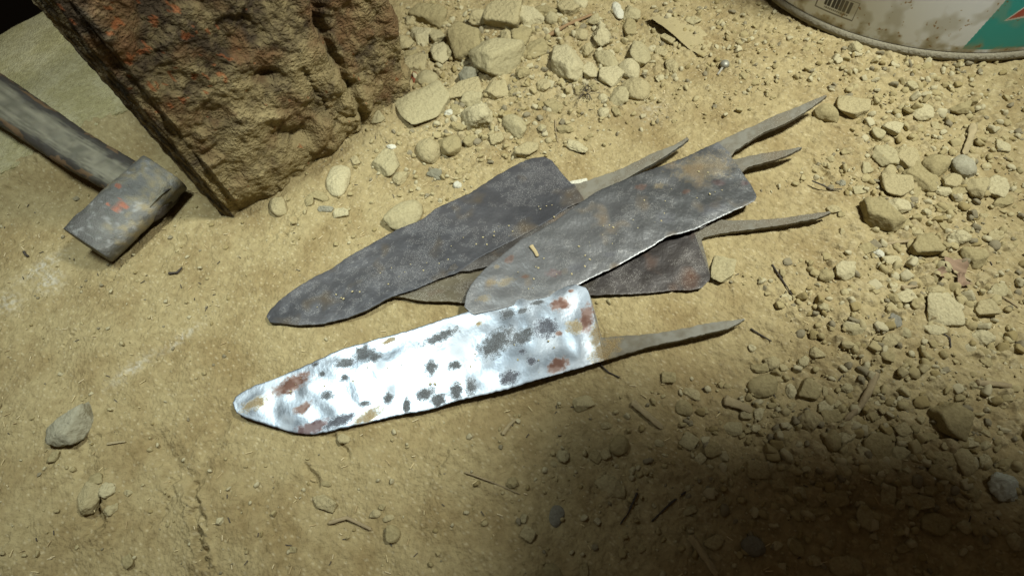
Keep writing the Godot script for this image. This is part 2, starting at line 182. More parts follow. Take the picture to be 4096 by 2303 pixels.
	[24.80, -3.84, 0.44, 0.71, -26, 0.66, 2, 1, "first mid-sized flat pale stone below the fan-shaped stone"],
	[25.49, -3.14, 0.45, 0.26, 38, 0.73, 1, 0, "small rounded tan stone lying upper left of the brick-shaped stone"],
	[26.06, -2.46, 0.44, 0.29, 42, 0.75, 0, 1, "small angular pale stone lying upper left of the brick-shaped stone"],
	[29.23, -1.00, 0.53, 0.48, -25, 0.72, 3, 1, "mid-sized lumpy pale stone lying right of the brick-shaped stone"],
	[28.03, -3.70, 0.64, 0.40, 7, 0.71, 3, 0, "mid-sized lumpy tan stone lying above the brick-shaped stone"],
	[17.36, -5.89, 0.44, 0.49, 12, 0.75, 0, 0, "small angular tan stone lying above the rounded grey stone"],
	[20.97, -4.17, 0.68, 0.47, 0, 0.69, 0, 0, "mid-sized angular tan stone lying lower left of the fan-shaped stone"],
	[20.07, -4.51, 0.37, 0.37, 9, 0.74, 0, 0, "small angular tan stone lying lower left of the fan-shaped stone"],
	[19.36, -3.56, 0.41, 0.30, 19, 0.66, 0, 0, "small angular tan stone lying upper right of the rounded grey stone"],
	[16.26, -7.21, 0.67, 0.61, -15, 0.71, 0, 0, "mid-sized angular tan stone lying above the rounded grey stone"],
	[16.98, -1.58, 0.46, 0.49, -31, 0.65, 2, 0, "mid-sized flat tan stone lying right of the rounded grey stone"],
	[15.70, -1.86, 0.32, 0.28, 43, 0.61, 0, 1, "small angular pale stone lying right of the rounded grey stone"],
	[22.46, -2.67, 0.65, 0.55, 45, 0.64, 2, 1, "second mid-sized flat pale stone below the fan-shaped stone"],
	[31.88, 0.43, 0.51, 0.66, -28, 0.62, 3, 1, "mid-sized lumpy pale stone lying below the porous white lump"],
	[19.29, -1.40, 0.30, 0.32, -100, 0.79, 3, 1, "small lumpy pale stone lying right of the rounded grey stone"],
	[19.86, 0.15, 0.94, 0.57, -8, 0.53, 0, 0, "large angular tan stone lying right of the rounded grey stone"],
	[1.67, -10.85, 0.54, 0.59, 16, 0.57, 3, 1, "mid-sized lumpy pale stone lying upper left of the broad buried hump"],
	[0.90, -10.35, 0.25, 0.31, 26, 0.53, 3, 0, "tiny lumpy tan stone lying left of the broad buried hump"],
	[4.30, -10.34, 0.39, 0.43, 45, 0.60, 0, 0, "small angular tan stone lying upper left of the broad buried hump"],
	[5.11, -10.36, 0.32, 0.46, 4, 0.69, 0, 0, "small angular tan stone lying above the broad buried hump"],
	[-2.61, -9.46, 0.46, 0.50, 49, 0.73, 3, 0, "small lumpy tan stone lying left of the broad buried hump"],
	[5.68, -12.63, 0.45, 0.30, -9, 0.51, 1, 0, "small rounded tan stone lying left of the split wood chip in the half shadow"],
	[13.44, -9.30, 0.56, 0.64, 0, 0.63, 0, 0, "mid-sized angular tan stone lying lower right of the split wood chip in the half shadow"],
	[14.18, -8.86, 0.36, 0.44, -18, 0.58, 0, 1, "small angular pale stone lying lower right of the split wood chip in the half shadow"],
	[11.86, -10.24, 0.53, 0.56, -46, 0.57, 0, 1, "mid-sized angular pale stone lying lower right of the split wood chip in the half shadow"],
	[18.00, -11.45, 0.49, 0.38, 51, 0.59, 0, 1, "second small angular pale stone below the bright blade's tang tip"],
	[15.59, -10.72, 0.69, 0.53, -18, 0.53, 2, 1, "mid-sized flat pale stone lying right of the split wood chip in the half shadow"],
	[-2.02, -5.52, 0.40, 0.47, 48, 0.80, 0, 0, "small angular tan stone lying lower left of the broad buried hump"],
	[1.67, -2.44, 0.36, 0.35, -73, 0.64, 2, 0, "small flat tan stone lying below the broad buried hump"],
	[4.22, -14.88, 0.74, 0.57, 14, 0.51, 0, 0, "mid-sized angular tan stone lying left of the split wood chip in the half shadow"],
	[6.40, -10.87, 0.82, 0.70, 50, 0.68, 1, 0, "mid-sized rounded tan stone lying lower left of the split wood chip in the half shadow"],
	[11.51, -2.83, 0.53, 0.47, 45, 0.64, 2, 0, "mid-sized flat tan stone lying left of the rounded grey stone"],
	[-0.63, -2.69, 0.71, 0.53, -27, 0.65, 3, 0, "mid-sized lumpy tan stone lying lower left of the broad buried hump"],
	[6.90, -8.80, 0.27, 0.34, -24, 0.76, 3, 1, "tiny lumpy pale stone lying upper right of the broad buried hump"],
	[-2.17, -6.68, 0.29, 0.27, 59, 0.72, 0, 1, "tiny angular pale stone lying left of the broad buried hump"],
	[13.28, -14.07, 0.63, 0.46, -20, 0.52, 0, 0, "second small angular tan stone upper right of the split wood chip in the half shadow"],
	[11.72, -15.60, 0.52, 0.43, -15, 0.74, 0, 0, "first small angular tan stone upper right of the split wood chip in the half shadow"],
	[-16.31, -15.36, 0.60, 0.46, -18, 0.55, 3, 0, "small lumpy tan stone lying right of the bright blade's rounded tip"],
	[-17.71, -11.90, 0.42, 0.24, -27, 0.51, 1, 0, "tiny rounded tan stone lying lower right of the bright blade's rounded tip"],
	[-12.71, -8.43, 0.45, 0.25, 10, 0.52, 1, 0, "second small rounded tan stone lower right of the bright blade's rounded tip"],
	[-13.15, -9.36, 0.20, 0.26, -40, 0.69, 0, 0, "tiny angular tan stone lying lower right of the bright blade's rounded tip"],
	[-13.71, -8.92, 0.42, 0.32, -16, 0.51, 1, 0, "first small rounded tan stone lower right of the bright blade's rounded tip"],
	[-20.09, -7.28, 0.19, 0.26, 81, 0.66, 0, 0, "tiny angular tan stone lying below the bright blade's rounded tip"],
	[-36.38, -14.46, 0.65, 0.72, 10, 0.75, 3, 1, "mid-sized lumpy pale stone lying upper right of the narrow stone in the hollow"],
	[-37.50, -15.55, 0.51, 0.52, 17, 0.61, 0, 0, "small angular tan stone lying above the narrow stone in the hollow"],
	[-35.82, -12.91, 0.67, 0.55, 10, 0.53, 3, 0, "mid-sized lumpy tan stone lying lower right of the narrow stone in the hollow"],
	[-41.66, -18.11, 0.42, 0.42, 84, 0.78, 2, 0, "small flat tan stone lying lower left of the quartz-like stone"],
	[-26.24, -10.34, 0.26, 0.31, 85, 0.76, 0, 1, "tiny angular pale stone lying below the bright blade's rounded tip"],
	[-33.52, -8.61, 0.34, 0.43, 30, 0.72, 0, 0, "small angular tan stone lying lower right of the narrow stone in the hollow"],
	[-34.65, -14.04, 0.28, 0.25, -48, 0.58, 0, 0, "tiny angular tan stone lying right of the narrow stone in the hollow"],
	[-3.67, -51.76, 0.55, 0.63, 69, 0.62, 3, 2, "tiny lumpy white stone lying right of the flat slab-like stone"],
	[-10.67, -48.01, 0.74, 0.35, -28, 0.62, 3, 2, "tiny lumpy white stone lying lower left of the flat slab-like stone"],
	[-3.91, -40.58, 0.49, 0.48, -25, 0.69, 3, 2, "tiny lumpy white stone lying upper right of the smooth pale oval stone"],
	[28.38, -4.54, 0.52, 0.30, -12, 0.68, 3, 2, "small lumpy white stone lying above the brick-shaped stone"],
	[33.77, -23.88, 0.46, 0.45, -103, 0.59, 3, 2, "small lumpy white stone lying below the biggest brown-flanked stone"],
	[38.89, -32.62, 0.27, 0.28, 17, 0.75, 3, 2, "tiny lumpy white stone lying upper left of the flat square stone"],
	[-6.11, -43.12, 0.93, 0.62, -13, 0.57, 3, 3, "small lumpy grey stone lying upper right of the smooth pale oval stone"],
	[-18.20, -40.59, 0.88, 0.38, -12, 0.67, 3, 3, "small lumpy grey stone lying lower left of the white-flecked stone"],
	[-0.70, -57.32, 1.11, 1.13, 6, 0.77, 3, 3, "mid-sized lumpy grey stone lying lower left of the large flat-topped stone"],
	[34.38, -32.49, 0.33, 0.42, -50, 0.59, 3, 3, "tiny lumpy grey stone lying upper right of the tang of the reddish blade"],
	[-5.91, -42.33, 0.52, 0.27, -33, 0.68, 3, 3, "tiny lumpy grey stone lying upper right of the smooth pale oval stone"],
	[24.18, -58.16, 0.85, 0.71, -50, 0.56, 0, 0, "small angular tan stone lying right of the brown stick at the top"],
	[11.56, -59.51, 0.65, 0.64, 16, 0.56, 0, 1, "tiny angular pale stone lying below the brown stick at the top"],
	[7.84, -53.41, 0.78, 0.98, -24, 0.57, 2, 0, "small flat tan stone lying lower left of the pale undercut stone"],
	[14.99, -47.34, 0.59, 0.41, -84, 0.73, 0, 0, "second tiny angular tan stone lower right of the pale undercut stone"],
	[13.93, -61.05, 0.86, 1.00, 15, 0.54, 1, 0, "small rounded tan stone lying lower right of the brown stick at the top"],
	[6.22, -59.35, 0.73, 0.77, 15, 0.73, 1, 0, "small rounded tan stone lying right of the large flat-topped stone"],
	[14.00, -58.18, 0.91, 0.92, -64, 0.73, 3, 0, "small lumpy tan stone lying upper right of the pale undercut stone"],
	[30.16, -49.19, 0.43, 0.47, -41, 0.59, 0, 0, "tiny angular tan stone lying left of the longest tang tip"],
	[13.58, -54.26, 0.87, 0.87, 41, 0.75, 0, 1, "small angular pale stone lying right of the pale undercut stone"],
	[-1.88, -46.84, 0.68, 0.69, 35, 0.76, 0, 0, "second small angular tan stone lower right of the flat slab-like stone"],
	[13.58, -47.49, 0.66, 0.70, 21, 0.57, 1, 1, "small rounded pale stone lying lower right of the pale undercut stone"],
	[11.93, -51.68, 0.65, 0.64, -1, 0.65, 0, 0, "small angular tan stone lying lower right of the pale undercut stone"],
	[-0.99, -60.05, 0.46, 0.46, 3, 0.54, 0, 1, "tiny angular pale stone lying left of the large flat-topped stone"],
	[3.94, -53.09, 0.64, 0.47, 69, 0.61, 0, 0, "tiny angular tan stone lying lower right of the large flat-topped stone"],
	[1.18, -46.11, 0.68, 0.64, 3, 0.75, 0, 0, "small angular tan stone lying below the large flat-topped stone"],
	[5.64, -55.39, 0.83, 0.83, -25, 0.66, 3, 0, "small lumpy tan stone lying lower right of the large flat-topped stone"],
	[-7.33, -69.96, 0.64, 0.69, 52, 0.76, 2, 0, "tiny flat tan stone lying above the block's right foot"],
	[27.98, -60.41, 0.71, 0.59, -53, 0.54, 2, 1, "tiny flat pale stone lying right of the brown stick at the top"],
	[23.10, -52.84, 1.13, 0.79, -99, 0.57, 3, 0, "small lumpy tan stone lying above the upper blade's tang tip"],
	[8.29, -49.52, 0.95, 0.78, -68, 0.57, 2, 0, "small flat tan stone lying below the pale undercut stone"],
	[14.05, -49.93, 0.58, 0.52, 10, 0.57, 1, 1, "tiny rounded pale stone lying lower right of the pale undercut stone"],
	[13.40, -51.99, 0.70, 0.52, -76, 0.73, 0, 0, "first tiny angular tan stone lower right of the pale undercut stone"],
	[21.33, -51.61, 0.63, 0.46, 48, 0.68, 3, 1, "tiny lumpy pale stone lying above the upper blade's tang tip"],
	[6.35, -46.41, 0.57, 0.56, -18, 0.57, 3, 1, "small lumpy pale stone lying below the pale undercut stone"],
	[22.75, -56.28, 0.75, 0.72, -39, 0.52, 2, 0, "small flat tan stone lying right of the brown stick at the top"],
	[16.06, -63.18, 0.77, 0.84, 26, 0.70, 0, 1, "small angular pale stone lying right of the brown stick at the top"],
	[44.99, -37.89, 0.45, 0.31, 14, 0.67, 1, 0, "tiny rounded tan stone lying above the flat square stone"],
	[40.99, -25.61, 0.45, 0.40, -87, 0.50, 0, 0, "tiny angular tan stone lying upper right of the wedge-shaped stone"],
	[38.25, -25.41, 0.44, 0.34, 8, 0.61, 0, 0, "tiny angular tan stone lying above the wedge-shaped stone"],
	[26.69, -19.46, 0.51, 0.49, -84, 0.69, 3, 1, "small lumpy pale stone lying left of the dark grey slag piece"],
	[24.01, -21.09, 0.39, 0.36, -30, 0.67, 0, 1, "tiny angular pale stone lying upper right of the bright blade's tang tip"],
	[43.56, -50.25, 0.62, 0.75, -54, 0.78, 0, 1, "small angular pale stone lying left of the bucket rim"],
	[46.50, -37.58, 0.51, 0.33, -108, 0.59, 0, 0, "tiny angular tan stone lying upper right of the flat square stone"],
	[41.98, -27.58, 0.64, 0.58, 7, 0.58, 2, 0, "small flat tan stone lying upper right of the wedge-shaped stone"],
	[44.99, -26.10, 0.30, 0.33, -58, 0.69, 2, 0, "tiny flat tan stone lying upper right of the wedge-shaped stone"],
	[35.51, -31.31, 0.50, 0.42, -6, 0.57, 0, 1, "tiny angular pale stone lying upper left of the biggest brown-flanked stone"],
	[50.53, -33.07, 0.54, 0.62, -32, 0.63, 2, 1, "second small flat pale stone right of the flat square stone"],
	[37.69, -34.07, 0.63, 0.59, -88, 0.65, 0, 1, "small angular pale stone lying upper left of the flat square stone"],
	[45.58, -34.18, 0.50, 0.31, -104, 0.78, 1, 1, "tiny rounded pale stone lying upper right of the flat square stone"],
	[46.57, -43.06, 0.54, 0.59, -84, 0.68, 0, 1, "tiny angular pale stone lying lower right of the bucket rim"],
	[22.52, -4.80, 0.28, 0.18, -1, 0.60, 1, 0, "tiny rounded tan stone lying lower left of the fan-shaped stone"],
	[22.37, -0.75, 0.31, 0.18, -4, 0.68, 2, 1, "tiny flat pale stone lying left of the brick-shaped stone"],
	[28.57, -10.31, 0.29, 0.18, 0, 0.78, 1, 0, "tiny rounded tan stone lying right of the long grey stick"],
	[34.38, -5.83, 0.38, 0.20, 28, 0.67, 1, 0, "tiny rounded tan stone lying above the porous white lump"],
	[30.40, -2.25, 0.32, 0.23, 50, 0.58, 1, 0, "tiny rounded tan stone lying lower left of the porous white lump"],
	[10.43, -5.22, 0.47, 0.27, 7, 0.64, 0, 1, "small angular pale stone lying upper left of the rounded grey stone"],
	[18.68, -5.15, 0.43, 0.43, -11, 0.64, 0, 1, "small angular pale stone lying upper right of the rounded grey stone"],
	[9.54, -10.55, 0.42, 0.29, -24, 0.57, 1, 1, "small rounded pale stone lying lower right of the split wood chip in the half shadow"],
	[29.87, -8.74, 0.27, 0.31, -95, 0.79, 1, 0, "tiny rounded tan stone lying left of the big tilted stone"],
	[35.40, -10.68, 0.46, 0.34, 4, 0.66, 0, 1, "small angular pale stone lying upper right of the big tilted stone"],
	[29.89, 0.40, 0.36, 0.20, -0, 0.50, 1, 0, "tiny rounded tan stone lying lower right of the brick-shaped stone"],
	[19.32, -11.91, 0.39, 0.23, 5, 0.79, 1, 0, "tiny rounded tan stone lying below the bright blade's tang tip"],
	[17.30, -7.43, 0.28, 0.26, -68, 0.63, 0, 1, "tiny angular pale stone lying above the rounded grey stone"],
	[24.55, -5.01, 0.38, 0.22, 27, 0.60, 0, 0, "tiny angular tan stone lying below the fan-shaped stone"],
	[17.34, -10.38, 0.48, 0.33, 8, 0.69, 3, 1, "small lumpy pale stone lying below the bright blade's tang tip"],
	[33.65, -9.92, 0.41, 0.33, -11, 0.79, 1, 0, "small rounded tan stone lying upper right of the big tilted stone"],
	[12.32, -8.77, 0.36, 0.31, 30, 0.60, 0, 1, "tiny angular pale stone lying lower right of the split wood chip in the half shadow"],
	[19.90, -7.69, 0.29, 0.19, 57, 0.50, 3, 0, "tiny lumpy tan stone lying left of the fan-shaped stone"],
	[34.15, -7.07, 0.32, 0.27, -24, 0.66, 0, 0, "tiny angular tan stone lying right of the big tilted stone"],
	[26.45, -9.64, 0.33, 0.36, -62, 0.74, 2, 0, "small flat tan stone lying below the long grey stick"],
	[30.75, -6.64, 0.39, 0.24, 41, 0.67, 1, 0, "tiny rounded tan stone lying below the big tilted stone"],
	[31.18, -3.06, 0.36, 0.51, -59, 0.60, 0, 0, "small angular tan stone lying left of the porous white lump"],
	[17.90, -0.52, 0.33, 0.41, -80, 0.50, 2, 1, "small flat pale stone lying right of the rounded grey stone"],
	[24.19, -0.33, 0.45, 0.31, 3, 0.59, 0, 0, "small angular tan stone lying lower left of the brick-shaped stone"],
	[24.42, -15.63, 0.49, 0.51, -88, 0.80, 2, 0, "small flat tan stone lying upper left of the long grey stick"],
	[25.61, -12.23, 0.52, 0.37, -9, 0.58, 3, 1, "first small lumpy pale stone left of the long grey stick"],
	[20.85, -11.67, 0.36, 0.24, 16, 0.51, 1, 0, "tiny rounded tan stone lying left of the long grey stick"],
	[13.73, -12.55, 0.49, 0.31, 3, 0.63, 0, 0, "small angular tan stone lying right of the split wood chip in the half shadow"],
	[16.08, -12.77, 0.53, 0.43, 54, 0.60, 3, 0, "small lumpy tan stone lying below the bright blade's tang tip"],
	[17.00, -11.56, 0.39, 0.39, -23, 0.77, 0, 1, "first small angular pale stone below the bright blade's tang tip"],
	[26.56, -11.04, 0.41, 0.22, 13, 0.58, 0, 0, "tiny angular tan stone lying below the long grey stick"],
	[18.95, -9.96, 0.42, 0.27, 35, 0.72, 1, 1, "tiny rounded pale stone lying left of the long grey stick"]]
const STICKS := [
	[[9.40, -61.57, 12.44, -62.89, 16.06, -64.32], 0.28, 0, "short brown stick lying among the stones at the top", "stick"],
	[[28.30, -13.06, 26.94, -11.58, 25.81, -10.54, 24.24, -9.71], 0.31, 1, "long grey-tan stick slanting into the rubble at the right", "stick"],
	[[49.69, -36.57, 48.26, -34.76, 46.64, -32.95], 0.38, 2, "pale wood splinter standing in a crack at the right", "wood splinter"],
	[[8.15, -14.13, 9.19, -12.82, 10.09, -11.56], 0.31, 2, "split wood chip lying at the edge of the half shadow", "wood chip"],
	[[15.62, -13.06, 16.66, -12.46, 17.56, -11.76], 0.45, 2, "chunky wood offcut in the shade above the rubble", "wood offcut"],
	[[9.88, -3.58, 10.44, -2.17, 10.97, -0.63], 0.31, 2, "pale wood strip running off the bottom edge", "wood strip"],
	[[24.05, -24.66, 24.34, -22.95, 24.57, -21.14], 0.08, 3, "thin dark twig on bare dust right of the reddish blade", "twig"],
	[[19.98, -18.83, 20.68, -18.08, 21.37, -17.33], 0.08, 3, "thin dark twig right below the bright blade's tang tip", "twig"],
	[[6.87, -7.15, 5.83, -5.86, 4.96, -5.07], 0.08, 3, "thin dark twig standing in the shadow at bottom centre", "twig"],
	[[10.58, -6.62, 9.16, -5.98, 7.34, -4.91], 0.09, 3, "longer thin twig slanting down the lit streak at the bottom", "twig"],
	[[-6.37, -10.90, -4.41, -9.85, -2.13, -8.50], 0.08, 1, "thin straw stalk at the left edge of the shadow", "straw"],
	[[-2.88, -13.38, -2.24, -14.10, -1.57, -14.56], 0.17, 2, "small split straw below the middle of the bright blade", "straw"],
	[[34.60, -24.69, 36.28, -24.69, 38.42, -24.51], 0.17, 1, "round pale twig left of the wedge-shaped stone", "twig"],
	[[35.30, -10.80, 36.56, -10.47, 37.88, -10.09], 0.28, 1, "pale reed piece at the right edge", "reed"],
	[[39.00, -20.80, 39.55, -20.19, 40.10, -19.58], 0.16, 2, "short wood sliver right of the rubble leaf scraps", "wood sliver"],
	[[33.87, -20.01, 34.65, -20.02, 35.44, -20.03], 0.21, 1, "stubby stick end above the large pale stone", "stick"],
	[[-17.50, -8.80, -15.98, -8.99, -14.05, -7.80], 0.17, 1, "curved root lying on dirt at the bottom centre", "root"],
	[[34.98, -15.32, 35.31, -14.81, 34.98, -13.95], 0.08, 3, "curved dark twig beneath the large pale stone", "twig"],
	[[41.65, -18.00, 42.16, -17.22, 42.56, -16.51], 0.08, 1, "thin stalk crossing dust at the right edge", "stalk"],
	[[-37.37, -18.61, -36.52, -18.57, -35.60, -18.52], 0.12, 2, "pale straw piece on dirt above the quartz-like stone", "straw"],
	[[-23.15, -17.91, -22.53, -18.16, -21.84, -18.25], 0.07, 2, "thin straw just below the bright blade's tip", "straw"],
	[[8.03, -47.45, 7.78, -45.64, 7.70, -43.83], 0.07, 1, "faint straight straw above the top blade", "straw"],
	[[6.14, -18.29, 6.89, -17.04, 7.75, -16.33], 0.08, 3, "dark hair-thin root below the bright blade's tang", "root"],
	[[-34.46, -35.71, -33.54, -35.62, -33.05, -36.20], 0.14, 3, "curled black bark shred right of the hammer shadow", "bark shred"],
	[[-51.02, -41.75, -50.71, -41.27, -50.28, -40.98], 0.14, 3, "short dark bark bit left of the hammer", "bark bit"]]

const CAM_HEIGHT := 0.4675
const GRAVEL := [[0.08, -0.59, 0.26, 0.11, 1.0], [-0.03, -0.61, 0.05, 0.14, 0.8], [0.44, -0.33, 0.16, 0.17, 0.75], [0.27, -0.08, 0.16, 0.085, 1.0], [0.38, -0.16, 0.12, 0.1, 0.8], [0.5, -0.5, 0.2, 0.12, 0.45], [0.0, -0.46, 0.16, 0.06, 0.35], [0.08, -0.06, 0.1, 0.06, 0.4], [0.28, -0.22, 0.1, 0.05, 0.35]]
const BLOCK_L := Vector3(-0.2818, 0, -0.4178)
const BLOCK_U := Vector3(0.82547, 0, -0.56445)
const BLOCK_N := Vector3(0.56445, 0, 0.82547)

var rng := RandomNumberGenerator.new()
var taken := {}
var n_low := noise(1, 5.0, 2)
var n_mid := noise(2, 22.0, 3)
var n_dent := noise(6, 55.0, 1)
var n_fine := noise(3, 110.0, 3)
var n_tone := noise(4, 12.0, 3)
var n_fleck := noise(5, 420.0, 1)
var n_cell := FastNoiseLite.new()
var n_cell_value := FastNoiseLite.new()
var n_cell_small := FastNoiseLite.new()
var bump_dirt: NoiseTexture2D
var bump_rock: NoiseTexture2D
var bump_metal: NoiseTexture2D
var tone_dirt: NoiseTexture2D
var xs: PackedFloat32Array
var zs: PackedFloat32Array


func noise(sd: int, freq: float, octaves: int) -> FastNoiseLite:
	var n := FastNoiseLite.new()
	n.seed = sd
	n.noise_type = FastNoiseLite.TYPE_SIMPLEX_SMOOTH
	n.frequency = freq
	n.fractal_type = FastNoiseLite.FRACTAL_FBM if octaves > 1 else FastNoiseLite.FRACTAL_NONE
	n.fractal_octaves = octaves
	return n


func noise_texture(sd: int, freq: float, octaves: int, side := 1024, ramp: Gradient = null) -> NoiseTexture2D:
	var t := NoiseTexture2D.new()
	t.width = side
	t.height = side
	t.seamless = true
	t.noise = noise(sd, freq, octaves)
	t.generate_mipmaps = false
	if ramp:
		t.color_ramp = ramp
	return t


func lin(r: float, g: float, b: float) -> Color:
	return Color(r, g, b).linear_to_srgb()


func material(color: Color, rough: float, vertex := false, metal := 0.0) -> StandardMaterial3D:
	var m := StandardMaterial3D.new()
	m.albedo_color = color
	m.roughness = rough
	m.metallic = metal
	m.vertex_color_use_as_albedo = vertex
	return m


func triplanar_bump(m: StandardMaterial3D, t: Texture2D, per_metre: float, relief_cm: float) -> StandardMaterial3D:
	m.uv1_triplanar = true
	m.uv1_world_triplanar = true
	m.uv1_scale = Vector3.ONE * per_metre
	m.heightmap_enabled = true
	m.heightmap_texture = t
	m.heightmap_scale = relief_cm
	return m


func numbered(called: String) -> String:
	var n: int = taken.get(called, 0)
	taken[called] = n + 1
	return called if n == 0 else "%s_%03d" % [called, n]


func tag(o: Node3D, label: String, category: String, group := "", kind := "") -> Node3D:
	if label:
		o.set_meta("label", label)
	if category:
		o.set_meta("category", category)
	if group:
		o.set_meta("group", group)
	if kind:
		o.set_meta("kind", kind)
	return o


func thing(called: String, label: String, category: String, at := Vector3.ZERO, group := "") -> Node3D:
	var o := Node3D.new()
	o.name = numbered(called)
	o.position = at
	add_child(o)
	tag(o, label, category, group)
	return o


func obj(called: String, mesh: Mesh, mat: Material, parent: Node = self) -> MeshInstance3D:
	var o := MeshInstance3D.new()
	o.name = numbered(called) if parent == self else called
	o.mesh = mesh
	o.material_override = mat
	parent.add_child(o, true)
	return o


# ---------------------------------------------------------------- grids: rows of points joined into one smooth sheet
func sheet(rows: int, cols: int, points: PackedVector3Array, colors := PackedColorArray(), uvs := PackedVector2Array(), close := false, skip := PackedByteArray()) -> ArrayMesh:
	var normals := PackedVector3Array()
	normals.resize(points.size())
	for j in rows:
		var ja := maxi(j - 1, 0)
		var jb := mini(j + 1, rows - 1)
		for i in cols:
			var ia := i - 1
			var ib := i + 1
			if close:
				if ia < 0:
					ia = cols - 2
				if ib >= cols:
					ib = 1
			else:
				ia = maxi(ia, 0)
				ib = mini(ib, cols - 1)
			var du := points[j * cols + ib] - points[j * cols + ia]
			var dv := points[jb * cols + i] - points[ja * cols + i]
			normals[j * cols + i] = dv.cross(du).normalized()
	var index := PackedInt32Array()
	index.resize((rows - 1) * (cols - 1) * 6)
	var k := 0
	for j in rows - 1:
		for i in cols - 1:
			var a := j * cols + i
			if skip.size() and skip[a]:
				continue
			index[k] = a
			index[k + 1] = a + 1
			index[k + 2] = a + cols + 1
			index[k + 3] = a
			index[k + 4] = a + cols + 1
			index[k + 5] = a + cols
			k += 6
	index.resize(k)
	var arrays := []
	arrays.resize(Mesh.ARRAY_MAX)
	arrays[Mesh.ARRAY_VERTEX] = points
	arrays[Mesh.ARRAY_NORMAL] = normals
	if colors.size():
		arrays[Mesh.ARRAY_COLOR] = colors
	if uvs.size():
		arrays[Mesh.ARRAY_TEX_UV] = uvs
	arrays[Mesh.ARRAY_INDEX] = index
	var m := ArrayMesh.new()
	m.add_surface_from_arrays(Mesh.PRIMITIVE_TRIANGLES, arrays)
	return m


# ---------------------------------------------------------------- the earth floor
func gravel(x: float, z: float) -> float:
	var r := 0.0
	for b in GRAVEL:
		var dx: float = (x - b[0]) / b[2]
		var dz: float = (z - b[1]) / b[3]
		var q := dx * dx + dz * dz
		if q < 6.0:
			r += b[4] * exp(-q)
	return minf(r, 1.0)


func calm(x: float, z: float) -> float:
	# 0 where the blades lie on trodden earth, 1 away from them
	var dx := (x - 0.02) / 0.3
	var dz := (z + 0.29) / 0.13
	return 1.0 - exp(-(dx * dx + dz * dz) * 1.2)


func bank(x: float, z: float) -> float:
	# earth trodden up against the slab's worn front edge
	if x > -0.25 or z > -0.38:
		return 0.0
	var d := 1.0
	for k in 3:
		var a: Vector2 = [Vector2(-0.30, -0.655), Vector2(-0.435, -0.592), Vector2(-0.575, -0.513)][k]
		var b: Vector2 = [Vector2(-0.435, -0.592), Vector2(-0.575, -0.513), Vector2(-0.92, -0.34)][k]
		d = minf(d, Vector2(x, z).distance_to(Geometry2D.get_closest_point_to_segment(Vector2(x, z), a, b)))
	return (0.0165 + n_mid.get_noise_2d(x * 1.5, z * 1.5) * 0.006) * exp(-d * d / 0.0011)


func ground(x: float, z: float) -> float:
	var c := calm(x, z)
	return bank(x, z) + n_low.get_noise_2d(x, z) * 0.007 * c + n_mid.get_noise_2d(x, z) * 0.0024 * (0.15 + 0.85 * c)


func axis(lo: float, hi: float, step: float, far: float) -> PackedFloat32Array:
	var before := PackedFloat32Array()
	var s := step
	var v := lo
	while v > -far:
		s *= 1.35
		v -= s
		before.append(v)
	before.reverse()
	v = lo
	while v < hi:
		before.append(v)
		v += step
	s = step
	while v < far:
		before.append(v)
		s *= 1.35
		v += s
	return before


